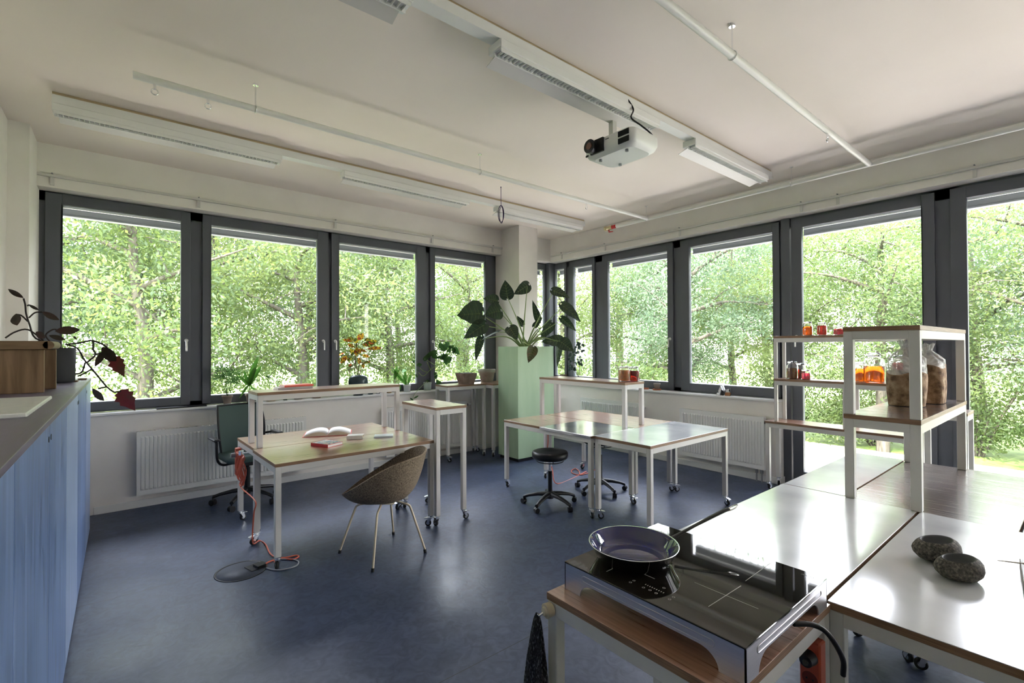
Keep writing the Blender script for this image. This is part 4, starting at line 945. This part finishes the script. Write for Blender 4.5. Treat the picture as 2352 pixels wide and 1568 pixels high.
AL=[(1102,720,1049,722,64,-.1,(.2,-.3,1)),(1110,747,1064,777,36,-.2,(.5,-.6,.8)),(1140,690,1110,684,30,.15,(0,0,1)),(1146,714,1114,722,44,.05,(.2,-.5,.7)),
(1165,681,1160,643,34,.1,(-.6,-.6,.2)),(1211,656,1181,676,30,.1,(-.2,-.5,-.8)),(1272,668,1309,682,26,.0,(0,-.4,1)),(1294,703,1336,737,30,-.1,(.5,-.3,.8)),
(1292,733,1325,759,22,.05,(.3,-.6,.8)),(1290,786,1318,806,32,-.15,(-.3,-.6,.6)),(1172,754,1189,779,30,-.35,(0,-.6,.6)),(1104,778,1091,830,19,-.2,(-.9,-.3,.2)),
(1143,762,1101,779,9,-.2,(0,-.3,1)),(1236,733,1223,689,17,.15,(-.6,-.5,.2)),(1265,744,1242,779,26,.1,(.3,-.8,.3)),(1287,783,1243,783,30,.0,(0,-.6,1)),
(1284,792,1282,843,17,.1,(.6,-.6,0)),(1224,800,1214,833,24,-.42,(-.1,-1,.2)),(1200,745,1188,725,14,.1,(-.3,-.8,.3)),(1228,748,1246,728,14,.1,(.3,-.8,.3))]
for i,(ax,ay,tx,ty,wp,dd,nh) in enumerate(AL):
    B=MB(o); a=atD(ax,ay,D0+dd); p=atD(tx,ty,D0+dd-.06); n_=Vector(nh); 
    nv=(VIEW*.9+Vector(nh)*.5) if wp>12 else Vector(nh)
    leaf(B,a,p,wp*.0064*.5,nv,'heart',fold=.22,droop=.10,mi=0,vein=1,wave=.05)
    B.build('leaf',[OLDL if i==17 else ALO,ALOV],t)
    if i<18:
        B=MB(o); q=crown+Vector(((i%5-2)*.02,(i%3-1)*.02,0)); mid=(q+a)/2+Vector((0,0,.10 if ay>700 else .04)); mid=q.lerp(a,.4)+Vector((0,0,.12 if ay>740 else .05)) 
        if i==17: mid=Vector((4.35,5.07,1.66)); 
        B.tube(smooth_path([q,mid,a],7),[.013-.009*k/14 for k in range(15)],n=8); B.build('leaf_stalk',STEMG,t)
B=MB(o); B.lathe([(.03,0),(.045,.05),(.04,.11),(.02,.16),(0,.17)],(4.57,5.28,1.53),n=16); B.build('stem',STEMG,t)
def pot(t,c,r0,r1,h,m_,rim=.008,sq=False,soilz=.85,sau=None,name='pot'):
    c=Vector(c); B=MB(t.location)
    if sq:
        loft(B,[(rrect(c.x-r0,c.x+r0,c.y-r0,c.y+r0,.01),c.z),(rrect(c.x-r1,c.x+r1,c.y-r1,c.y+r1,.012),c.z+h*.8),(rrect(c.x-r1-.004,c.x+r1+.004,c.y-r1-.004,c.y+r1+.004,.012),c.z+h)],smooth=False)
        B.build(name,m_,t); B=MB(t.location); B.box(c.x-r1*.92,c.x+r1*.92,c.y-r1*.92,c.y+r1*.92,c.z+h,c.z+h+.003); B.build('soil',SOIL,t); return
    B.lathe([(0,0),(r0,0),(r0+(r1-r0)*.78,h*.78),(r1+rim*.4,h*.80),(r1+rim*.4,h),(r1-rim,h),(r1-rim-(r1-r0)*.1,h*soilz)],c,n=32); B.build(name,m_,t)
    B=MB(t.location); B.lathe([(r1-rim,h*soilz),(0,h*soilz+.006)],c,n=24); B.build('soil',SOIL,t)
    if sau: B=MB(t.location); B.lathe([(0,-.0),(sau*.8,0),(sau,.016),(sau*.95,.016),(sau*.78,.006),(0,.006)],c-Vector((0,0,.0)),n=28); B.build('saucer',TERRA,t)
# croton
c=Vector((2.40,6.115,.972)); t=thing('croton_plant','croton with red, yellow and green leaves in a dark teal pot on the sill','plant',tuple(c))
B=MB(c); B.lathe([(0,0),(.062,0),(.095,.06),(.125,.14),(.126,.19),(.112,.235),(.08,.262),(.072,.262),(.068,.25),(0,.25)],c,n=36,sy=.93); B.build('pot',TEALG,t)
q3=lambda x,y:(760+x/7.84,740+y/7.84)
CR=[(470,330,590,195,26,0),(430,330,300,255,18,1),(390,350,205,300,15,0),(560,430,830,320,26,1),(650,480,920,450,18,0),(560,400,770,390,24,1),(430,450,300,390,16,0),(470,450,455,600,22,0),(400,480,370,600,14,1),(300,600,165,735,24,0),(390,640,280,690,15,1),(260,540,105,600,7,0),(560,590,705,615,17,0),(580,740,715,695,14,1),(500,630,520,755,16,0),(350,740,345,805,15,1),(570,740,590,825,13,0),(600,330,715,290,18,1),(460,380,440,280,22,1),(520,500,640,520,14,0),(410,560,330,470,15,1),(480,560,560,470,18,0)]
r=random.Random(2)
for i,(ax,ay,tx,ty,w,k) in enumerate(CR):
    dd=r.uniform(-.1,.1); B=MB(c); a=atD(*q3(ax,ay),6.24+dd*.4); p=atD(*q3(tx,ty),6.24+dd)
    leaf(B,a,p,w/7.84*5.1/1000*2.5,VIEW+Vector((r.uniform(-.5,.5),0,r.uniform(0,.8))),'oval',fold=.15,droop=.12,wave=.1); 
    B.tube([atD(*q3(455,500+ (ay-480)*.5),6.24),a],.002,n=5,mi=1); B.build('leaf',[CROT2 if k else CROT,CROTS],t)
B=MB(c); 
for P in ([(440,960),(432,800),(438,640),(460,450),(480,330)],[(485,960),(470,850),(440,700)],[(490,960),(500,800),(520,640)],[(350,960),(325,860)],[(520,950),(540,850),(575,760)]): B.tube(smooth_path([atD(*q3(*p),6.24) for p in P],4),.005,n=6)
B.build('stem',CROTS,t)
# generic small plants on the north sill
def blades(t,c,n,L,w,mt,seed,up=.9,kind='blade',spread=1,arch=.5,name='foliage',rise=None):
    r=random.Random(seed); B=MB(t.location); c=Vector(c)
    for i in range(n):
        a=2*math.pi*i/n+r.uniform(-.3,.3); e=up*r.uniform(.7,1.15); d=Vector((math.cos(a)*spread,math.sin(a)*spread*.7,e)).normalized(); l=L*r.uniform(.65,1)
        p0=c+Vector((r.uniform(-.01,.01),r.uniform(-.01,.01),0)); p1=p0+d*l*.5; p2=p0+d*l-Vector((0,0,arch*l*.35))
        if p2.y>6.225: p2.y=6.225
        if p1.y>6.225: p1.y=6.225
        s=d.cross(Vector((0,0,1))).normalized()*w*.5; B.add([p0-s*.4,p0+s*.4,p1+s,p1-s,p2],[(0,1,2,3),(3,2,4)],0,True)
    B.build(name,mt,t)
c=atY(522,918,6.15); c.z=.972; t=thing('fan_palm','small fan-leaved palm in a brown clay pot at the left end of the sill','plant',tuple(c)); pot(t,c,.035,.052,.095,CLAY)
B=MB(c); rr=random.Random(4)
for tx,ty in((505,868),(520,862),(538,858),(550,872),(512,850),(532,878)):
    h=atY(tx,ty,6.13+rr.uniform(-.05,.05)); B.tube(smooth_path([c+Vector((0,0,.09)),(c+h)/2+Vector((0,0,.05)),h],4),.0025,n=5)
    for k in range(11):
        a=math.pi*(k/10)*1.1-.15; e=h+Vector((math.cos(a)*.10,rr.uniform(-.03,.03),math.sin(a)*.085-.01)); s=Vector((-math.sin(a),0,math.cos(a)))*.006; m_=h.lerp(e,.5); B.add([h,m_+s,e,m_-s],[(0,1,2,3)],0,False)
B.build('foliage',MIDG,t)
c=atY(575,914,6.16); c.z=.972; t=thing('pleated_palm_seedling','seedling with tall pleated bright green leaves in a clay pot behind the raised shelf corner','plant',tuple(c)); pot(t,c,.035,.05,.10,CLAY)
B=MB(c); base=atY(572,884,6.16)
for (tx,ty,w) in((592,818,.035),(601,838,.030),(560,850,.022),(548,862,.02),(585,842,.03)):
    leaf(B,base,atY(tx,ty,6.15),w,VIEW,'blade',fold=.3,droop=.03)
B.tube([c+Vector((0,0,.09)),base],.004,n=6); 
for (tx,ty) in((552,905),(560,893),(548,912),(590,900)): leaf(B,base,atY(tx,ty,6.12),.012,VIEW,'lance',fold=.1,droop=.2)
B.build('foliage',FRESH,t)
c=atY(622,912,6.15); c.z=.972; t=thing('tiny_succulent','tiny dark rosette plant on a thin pale stem behind the books on the raised shelf','plant',tuple(c)); pot(t,c,.03,.04,.06,PALEG)
B=MB(c); top=atY(616,868,6.15); B.tube([c+Vector((0,0,.05)),top],.003,n=6,mi=1)
for k in range(9): 
    a=2*math.pi*k/9; leaf(B,top,top+Vector((math.cos(a)*.05,math.sin(a)*.03,.02+.02*math.sin(a*2))),.011,(0,0,1),'oval')
B.build('foliage',[MIDG,STEMG],t)
def saucer(label,px,py,r0,h,m_,Y=6.14,name='saucer',X=None,cat='dish'):
    c=atY(px,py,Y); c.z=.972; B=MB(c); B.lathe([(0,0),(r0*.6,0),(r0,h),(r0*.95,h),(r0*.55,.006),(0,.006)],c,n=32,sy=.9)
    return tag(B.build(name,m_),label,cat)
saucer('wide shallow wooden-rimmed dish on the sill, leftmost of the dishes seen under the raised shelf',622,921,.075,.03,vary(mat('pale_rim',(.5,.4,.28),.6),[(.3,.22,.14),(.6,.5,.38)],nscale=8),Y=6.15)
saucer('grey shallow bowl on the sill below the books of the raised shelf',685,914,.075,.035,CLAYG,Y=6.15)
saucer('brown shallow bowl on the sill to the left of the teal croton pot',727,910,.075,.035,CLAY,Y=6.15)
saucer('dark shallow bowl on the sill just right of the teal croton pot',851,902,.055,.05,TEALG,Y=6.15)
saucer('low tan dish on the sill behind the right leg of the raised shelf',893,899,.055,.04,vary(mat('tan_dish',(.4,.27,.16),.6),[(.3,.2,.12),(.5,.35,.2)],nscale=8),Y=6.15)
c=atY(868,900,6.15); c.z=.972; B=MB(c); B.lathe([(0,0),(.028,0),(.032,.07),(.030,.07),(.026,.004),(0,.004)],c,n=24); tag(B.build('drinking_glass',GLASS),'small clear drinking glass on the sill beside the dark bowl','glass')
c=atY(655,917,6.15); c.z=.972; t=thing('small_cactus','small round green cactus between two dishes on the sill','plant',tuple(c)); pot(t,c,.022,.03,.03,TEALG); B=MB(c); B.lathe([(.018,.025),(.028,.045),(.026,.07),(.01,.085),(0,.086)],c,n=12,smooth=False); B.build('foliage',FRESH,t)
# upright leaf seedling and white pot
c=atY(935,903,6.16); c.z=.972; t=thing('potted_seedling','seedlings with upright green leaves in a white and brown pot near the middle window post','plant',tuple(c)); pot(t,c,.045,.05,.10,mat('milky_pot',(.62,.66,.63),.4))
B=MB(c)
for (bx,by,tx,ty,w) in((905,872,912,838,.022),(905,872,918,845,.018),(932,880,930,852,.024),(935,885,925,862,.02),(936,885,944,858,.02),(932,880,897,842,.016),(934,885,898,850,.016),(920,895,915,880,.018)): leaf(B,atY(bx,by,6.15),atY(tx,ty,6.13),w,VIEW,'lance',fold=.2)
for (tx,ty) in((905,872),(932,880)): B.tube([c+Vector((0,0,.09)),atY(tx,ty,6.15)],.0025,n=5,mi=1)
B.build('foliage',[FRESH,STEMG],t)
c=atY(982,899,6.16); c.z=.972; t=thing('ribbed_pot_plant','pale green ribbed pot with a trailing vine, beside the white pot on the sill','plant',tuple(c)); pot(t,c,.052,.056,.115,PALEG)
B=MB(c); V=[c+Vector((0,0,.11)),c+Vector((-.05,-.06,.13)),atY(952,905,6.04),atY(948,925,6.03),atY(946,940,6.03)]
B.tube(smooth_path(V,5),.003,n=6,mi=1)
for (bx,by,tx,ty,w) in((950,915,962,908,.012),(949,925,960,922,.014),(948,930,938,936,.012),(950,920,942,914,.012),(948,936,955,942,.012)): leaf(B,atY(bx,by,6.03),atY(tx,ty,6.02),w,VIEW,'oval')
for k in range(5): a=k*1.3; leaf(B,c+Vector((0,0,.11)),c+Vector((.07*math.cos(a),.04*math.sin(a)-.02,.16)),.014,(0,0,1),'oval')
B.build('foliage',[MIDG,STEMG],t)
# pothos in the square pot on the high table
c=Vector((3.92,5.86,1.06)); t=thing('pothos_plant','leggy green pothos in a square brown pot on the high table by the left window','plant',tuple(c)); pot(t,c,.085,.115,.155,CLAY,sq=True)
B=MB(c); q4=lambda x,y:(920+x/9.222,770+y/9.222); d=6.95
for P in ([(1040,790),(960,690),(860,600),(760,640),(630,730),(480,860),(380,780)],[(1060,790),(1030,650),(1060,450),(1080,380)],[(760,640),(680,600),(560,520),(510,500)],[(640,740),(600,650),(560,560)],[(560,780),(480,750),(410,690)]): B.tube(smooth_path([atD(*q4(*p),d) for p in P],4),.0045,n=6,mi=1)
PL=[(870,250,830,150,40),(980,260,870,190,46),(1010,200,940,140,36),(1080,230,1110,290,36),(1030,270,1110,240,40),(940,300,830,290,34),(1010,310,1060,360,34),(1130,290,1250,400,46),(1110,330,1180,300,50),(520,500,700,350,36),(740,370,520,420,44),(700,430,780,490,36),(890,470,1000,400,48),(930,480,900,400,44),(960,500,970,640,42),(1040,470,1020,600,34),(870,470,750,470,28),(400,600,340,640,26),(420,640,380,590,28),(370,730,340,740,22),(350,830,340,890,22),(740,900,780,830,26),(800,1010,760,930,28),(820,1000,870,1000,28),(740,830,720,780,22),(50,750,130,740,26),(60,900,130,870,30),(300,560,240,540,22)]
B2=MB(c)
for ax,ay,tx,ty,w in PL: leaf(B2,atD(*q4(ax,ay),d),atD(*q4(tx,ty),d-.03),w/9.222*.0063*1.5,VIEW+Vector((0,0,.5)),'heart',fold=.2,droop=.15)
B2.build('foliage',MIDG,t); B.build('stem',[MIDG,STEMG],t)
c=Vector((4.335,5.915,1.06)); t=thing('clay_pot','empty grey weathered round clay pot on the high table beside the column','pot',tuple(c)); B=MB(c)
B.lathe([(0,0),(.090,0),(.118,.14),(.132,.142),(.136,.195),(.126,.195),(.115,.14),(.085,.02),(0,.02)],c,n=36); B.build('pot_body',CLAYG,t)
# east sill
c=Vector((5.945,5.50,.972)); t=thing('jade_plant','bushy small-leaved dark plant on the right sill behind the green box','plant',tuple(c)); pot(t,c,.05,.065,.11,TEALG)
B=MB(c); r=random.Random(8)
q5=lambda x,y:(1260+x/9.8,740+y/9.8)
for k in range(70):
    y=430+640*((k*.618)%1); wd=150 if 550<y<950 else 80; cx=620-(y-700)*.22; a=q5(cx+r.uniform(-wd,wd),y+r.uniform(-20,20)); dd=r.uniform(-.10,.02); p=atX(*a,5.945+dd*.6); e=p+Vector((r.uniform(-.04,.04),r.uniform(-.07,.07),r.uniform(-.07,.01)))
    leaf(B,p,e,.022,VIEW,'oval',fold=.1)
B.build('foliage',SUCC,t); B=MB(c)
for P in ([(560,1090),(560,900),(600,700),(580,480)],[(560,1000),(700,800),(650,600)],[(540,950),(480,900)]): B.tube([c+Vector((0,0,.10))]+[atX(*q5(*p),5.92) for p in P[1:]],.004,n=6)
B.build('stem',BEGS,t)
c=Vector((5.945,5.86,.972)); t=thing('clay_pot','small brown pot on the right sill, half hidden by the green planter box','pot',tuple(c)); pot(t,c,.05,.065,.14,CLAY)
c=atX(1509,893,5.93); c.z=.9705; t=thing('small_succulent_pot','little brown pot on a terracotta saucer on the right sill','plant',tuple(c)); pot(t,c+Vector((0,0,.012)),.035,.045,.085,CLAYG); B=MB(c); B.lathe([(0,0),(.055,0),(.062,.018),(.056,.018),(.05,.008),(0,.008)],c,n=28); B.build('saucer',TERRA,t)
c=atX(1482,891,5.93); c.z=.9705; B=MB(c); B.lathe([(0,0),(.050,0),(.056,.020),(.05,.020),(.045,.006),(0,.006)],c,n=28); tag(B.build('saucer',TERRA),'empty terracotta saucer on the right sill beside the raised middle shelf','dish')
# black and white paper figure on the sill
c=atX(1664,903,5.92); c.z=.9705; t=thing('paper_figure','small crumpled black, white and orange figure on the right sill','ornament',tuple(c)); FB=[mat('figure_black',(.015,.015,.015),.6),mat('figure_white',(.75,.75,.73),.6),mat('figure_brown',(.35,.16,.07),.6)]
y=c.y
for pts,mi in (([(.0,.05,0),(0,.075,.05),(0,.045,.125),(0,.02,.06)],1),([(0,.05,.01),(0,.02,.0),(0,.0,.05),(0,.035,.075)],0),([(0,.005,.06),(0,.02,.13),(0,-.005,.07)],1),([(0,-.01,.0),(0,-.075,.0),(0,-.08,.04),(0,-.02,.05)],2),([(0,-.02,.04),(0,-.07,.045),(0,-.065,.09),(0,-.03,.08)],1),([(0,-.06,.06),(0,-.085,.05),(0,-.075,.10)],0),([(0,.07,.0),(0,.105,.0),(0,.09,.03)],1)):
    B=MB(c); n=len(pts); v=[c+Vector((x-.015,yy,z)) for x,yy,z in pts]+[c+Vector((x+.02,yy*.92,z*.96)) for x,yy,z in pts]
    B.add(v,[tuple(range(n)),tuple(range(2*n-1,n-1,-1))]+[(i,(i+1)%n,n+(i+1)%n,n+i) for i in range(n)],0); B.build('folded_piece',FB[mi],t)
# dark begonia on the cupboards
c=Vector((-.36,4.9,CT)); t=thing('dark_leaved_plant','straggly plant with dark wine-red leaves in a charcoal pot on the cupboards','plant',tuple(c))
B=MB(c); B.lathe([(0,0),(.080,0),(.092,.015),(.096,.26),(.090,.26),(.086,.24),(0,.24)],c,n=36); B.build('pot',POTK,t)
Y=4.86
B=MB(c)
for P in ([(130,790),(82,777),(68,745),(60,720),(58,700),(54,685)],[(64,738),(50,725),(40,722)],[(66,730),(80,718),(97,716)],[(100,782),(65,757),(35,762),(12,776)],[(120,790),(105,770),(120,757),(130,756)],[(62,702),(68,700)]): B.tube(smooth_path([atY(*p,Y) for p in P],4),.0055,n=6)
for P in ([(150,790),(178,800),(193,825),(212,848),(245,888)],[(158,790),(185,787),(212,782),(214,802),(219,815),(200,832)],[(196,832),(186,856),(160,858)],[(212,846),(196,856),(178,864)],[(212,782),(235,790),(248,800)],[(219,815),(232,810)],[(245,888),(262,900),(278,898)],[(245,888),(225,892)]): B.tube(smooth_path([atY(*p,Y+.1) for p in P],4),.0065,n=6)
B.build('stem',BEGS,t)
BL=[(54,684,18,664,11,'oval',0,0),(37,720,38,747,22,'oval',0,0),(65,699,89,712,6,'oval',0,0),(97,716,136,735,12,'lance',0,0),(127,760,184,757,17,'lance',0,0),(82,762,103,776,14,'oval',0,0),(112,770,150,780,10,'oval',0,0),
(246,800,216,842,16,'lance',0,.1),(234,797,266,830,26,'oval',0,.1),(262,818,284,866,34,'jag',1,.1),(212,892,238,921,16,'oval',0,.15),(277,895,309,944,42,'jag',1,.15),(168,772,176,778,5,'oval',0,.1)]
for ax,ay,tx,ty,w,k,mm,dy in BL:
    B=MB(c); leaf(B,atY(ax,ay,Y+dy),atY(tx,ty,Y+dy-.03),w*.0031*.62,VIEW,k,fold=.12,droop=.05); B.build('leaf',BEGR if mm else BEG,t)
# ============================================================ outside
GZ=-1.2
PAVE=vary(mat('pale_paving',(.62,.58,.5),.9),[(.55,.51,.44),(.68,.64,.56)],nscale=1.5)
GRASS=vary(mat('grass_ground',(.12,.2,.04),.95),[(.07,.13,.02),(.18,.26,.06)],nscale=2.5)
MB().box(-60,70,-60,80,GZ-.3,GZ-.05).build('ground',GRASS,kind='structure')
MB().box(-14,15.5,-16,10.0,GZ-.06,GZ).build('paving',PAVE,kind='structure')
LEAFC=[leafmat('tree_leaf_a',[(.045,.085,.03),(.10,.15,.055)],trans=.5,nscale=1.4,tint=(.24,.31,.07)),
       leafmat('tree_leaf_b',[(.06,.105,.04),(.13,.18,.07)],trans=.5,nscale=1.4,tint=(.31,.36,.09)),
       leafmat('tree_leaf_c',[(.05,.09,.05),(.10,.145,.08)],trans=.5,nscale=1.4,tint=(.20,.29,.14))]
BARK=vary(mat('bark',(.14,.115,.09),.9),[(.035,.032,.022),(.11,.10,.075)],scale=(6,6,1),nscale=3,bump=.5)
def leaf_cloud(name,m_,centres,radii,per,size,seed,parent,aspect=.42,droop=.35):
    g=np.random.default_rng(seed); C=np.repeat(np.array(centres),per,axis=0); R=np.repeat(np.array(radii),per)
    n=len(C); d=g.normal(size=(n,3)); d/=np.linalg.norm(d,axis=1)[:,None]; rr=g.random(n)**.45
    P=C+d*(R*rr)[:,None]*np.array([1,1,.75])
    u=g.normal(size=(n,3)); u[:,2]-=droop; u/=np.linalg.norm(u,axis=1)[:,None]
    w=g.normal(size=(n,3)); w-= (w*u).sum(1)[:,None]*u; w/=np.linalg.norm(w,axis=1)[:,None]
    s=size*g.uniform(.6,1.3,n)[:,None]
    V=np.stack([P-u*s,P+w*s*aspect,P+u*s,P-w*s*aspect],1).reshape(-1,3)
    me=bpy.data.meshes.new(name); me.vertices.add(4*n); me.vertices.foreach_set('co',V.ravel()); me.loops.add(4*n); me.loops.foreach_set('vertex_index',np.arange(4*n)); me.polygons.add(n); me.polygons.foreach_set('loop_start',np.arange(n)*4); me.polygons.foreach_set('loop_total',np.full(n,4)); me.update(); me.validate(); me.materials.append(m_)
    o=bpy.data.objects.new(name,me); COL.objects.link(o); o.parent=parent; return o
def tree(label,loc,H,R,seed,lm,trunk=.16,low=.25,nb=11,per=430,size=.05,cl=None):
    g=random.Random(seed); t=thing('tree',label,'tree',loc); B=MB(); 
    lean=Vector((g.uniform(-.4,.4),g.uniform(-.4,.4),0)); top=Vector((lean.x,lean.y,H*.8))
    sp=smooth_path([Vector((0,0,-.1)),Vector((lean.x*.3+.1,lean.y*.2,H*.3)),Vector((lean.x*.6-.1,lean.y*.7,H*.55)),top],6); B.tube(sp,[trunk*(1-.8*i/(len(sp)-1)) for i in range(len(sp))],n=10)
    cs=[];rs=[]
    for i in range(nb):
        q=low+(.95-low)*i/(nb-1); p=sp[int(q*(len(sp)-1))]; a=i*2.4+g.uniform(-.4,.4); l=R*(1-.45*abs(q-.5))*g.uniform(.75,1.1)
        e=p+Vector((math.cos(a)*l,math.sin(a)*l,l*g.uniform(.05,.5))); m_=p.lerp(e,.5)+Vector((0,0,.25*g.random()))
        br=smooth_path([p,m_,e],5); B.tube(br,[trunk*.42*(1-.85*k/(len(br)-1)) for k in range(len(br))],n=6)
        for k in range(3):
            s=br[3+k*2]; f=s+Vector((g.uniform(-1,1),g.uniform(-1,1),g.uniform(-.5,.8)))*R*.4; B.tube([s,(s+f)/2+Vector((0,0,.1)),f],[trunk*.14,trunk*.1,.008],n=5)
            cs.append(tuple(f)); rs.append(R*g.uniform(.24,.38))
        for k in range(3):
            cs.append(tuple(p.lerp(e,.45+.28*k)+Vector((g.uniform(-.4,.4),g.uniform(-.4,.4),g.uniform(-.3,.4))))); rs.append(R*g.uniform(.22,.36))
    B.build('trunk',BARK,t)
    f=leaf_cloud('foliage',lm,cs,rs,per,size,seed,t); return t
def bush(label,loc,rx,H,seed,lm,per=260,size=.05):
    g=random.Random(seed); t=thing('bush',label,'bush',loc); B=MB(); cs=[];rs=[]
    for i in range(14):
        a=g.uniform(0,6.28); l=rx*g.random()**.5; e=Vector((math.cos(a)*l,math.sin(a)*l,H*g.uniform(.3,.85))); B.tube([Vector((e.x*.15,e.y*.15,-.05)),Vector((e.x*.6,e.y*.6,e.z*.6)),e],[.03,.02,.006],n=5); cs.append(tuple(e)); rs.append(rx*g.uniform(.35,.55))
        cs.append((e.x,e.y,e.z*.45)); rs.append(rx*.45)
    B.build('branches',BARK,t); leaf_cloud('foliage',lm,cs,rs,per,size,seed,t,droop=.1); return t
PT=[tree('green feathery tree with a pale trunk, seen through the leftmost window',(.3,12.2,GZ),8.5,2.9,11,LEAFC[0],trunk=.17),
    tree('bright green tree with arching branches, seen through the second window from the left',(3.4,12.8,GZ),8.2,2.9,23,LEAFC[1],trunk=.15),
    tree('loose leaved tree with forked pale trunk, seen through the wide right-hand window',(13.2,8.2,GZ),8.0,2.9,37,LEAFC[2],trunk=.18)]
spots=[(0,(-4.2,14.2),1.3,.95,'tree at the far left behind the leftmost window'),(2,(-1.6,15.5),2.2,1.1,'darker tree standing behind the leftmost window tree'),(1,(1.9,16.6),4.0,1.15,'tall tree behind the gap of the left and second windows'),
 (0,(6.2,13.4),.6,.95,'tree seen through the third window from the left'),(2,(5.0,17.5),1.9,1.15,'distant tree behind the third window'),(1,(9.4,13.8),2.9,.9,'round-topped tree seen through the window beside the column'),(0,(8.7,18.0),5.0,1.0,'distant tree beyond the corner window'),
 (1,(12.0,11.6),1.1,.95,'yellow-green tree outside the corner'),(0,(15.4,10.6),4.1,1.0,'tree outside behind the corner windows, farther right'),(1,(16.8,6.6),3.3,1.0,'tree behind the forked tree in the wide right window'),
 (0,(15.6,3.6),.4,.9,'tree seen above the jar shelves through the glass door'),(2,(18.4,2.0),2.6,1.05,'distant pale tree behind the jar shelves'),(1,(16.2,.4),5.2,.95,'tree behind the dark post of the glass doors'),
 (1,(-7.5,21.0),1.0,1.5,'large far tree at the extreme left beyond the nearer trees'),(2,(-2.2,22.5),2.0,1.6,'large far tree filling the gaps of the leftmost window'),(0,(2.8,23.0),3.1,1.6,'large far tree filling the gaps of the second window'),(1,(8.2,24.0),4.4,1.6,'large far tree filling the gaps of the third window'),(2,(14.2,22.0),5.2,1.5,'large far tree beyond the window next to the column'),
 (0,(20.5,16.0),.8,1.5,'large far tree beyond the corner windows'),(1,(24.5,10.0),1.9,1.5,'large far tree behind the forked tree'),(2,(25.5,4.0),2.9,1.5,'large far tree behind the jar shelves'),(0,(25.5,-3.0),4.0,1.5,'large far tree beyond the right edge of the picture'),
 (2,(13.6,-1.9),1.2,.95,'tree with spreading branches at the right edge of the picture'),(0,(17.5,-3.4),3.9,1.05,'distant tree at the right edge of the picture'),(1,(19.6,9.4),2.2,1.1,'far tree beyond the right-hand windows')]
for k,(x,y),rz,s,lab in spots:
    c_=copy_thing(PT[k],(x,y,GZ),rz,lab[0].lower()+lab[1:]); c_.scale=(s,s,s)
BP=[bush('rounded green shrub low outside the leftmost window',(-.6,10.6,GZ),1.3,2.2,5,LEAFC[1]),bush('leafy shrub low outside the wide right-hand window',(10.6,7.8,GZ),1.4,2.3,9,LEAFC[0])]
bs=[(0,(1.9,10.9),1.2,1.0,'shrub low outside between the first two left windows'),(1,(4.0,10.7),2.0,1.05,'shrub low outside the second left window, to its right'),(0,(6.3,11.2),.5,1.1,'shrub low outside the third left window'),(1,(8.8,11.4),3.1,1.1,'shrub low outside next to the column'),
 (0,(11.4,9.8),1.7,1.2,'shrub low outside the corner'),(1,(16.0,6.0),.9,1.1,'yellow-lit shrub beyond the paving behind the low bench'),(0,(16.6,4.0),2.7,1.0,'shrub beyond the paving behind the brown jar'),(1,(17.0,2.0),4.2,1.05,'shrub beyond the paving behind the big orange jar'),(0,(17.3,-.2),5.4,1.1,'shrub beyond the paving behind the door post'),(1,(12.0,9.0),5.9,1.3,'wide shrub outside the right-hand windows near the corner')]
for k,(x,y),rz,s,lab in bs:
    c_=copy_thing(BP[k],(x,y,GZ),rz,lab); c_.scale=(s,s,s)
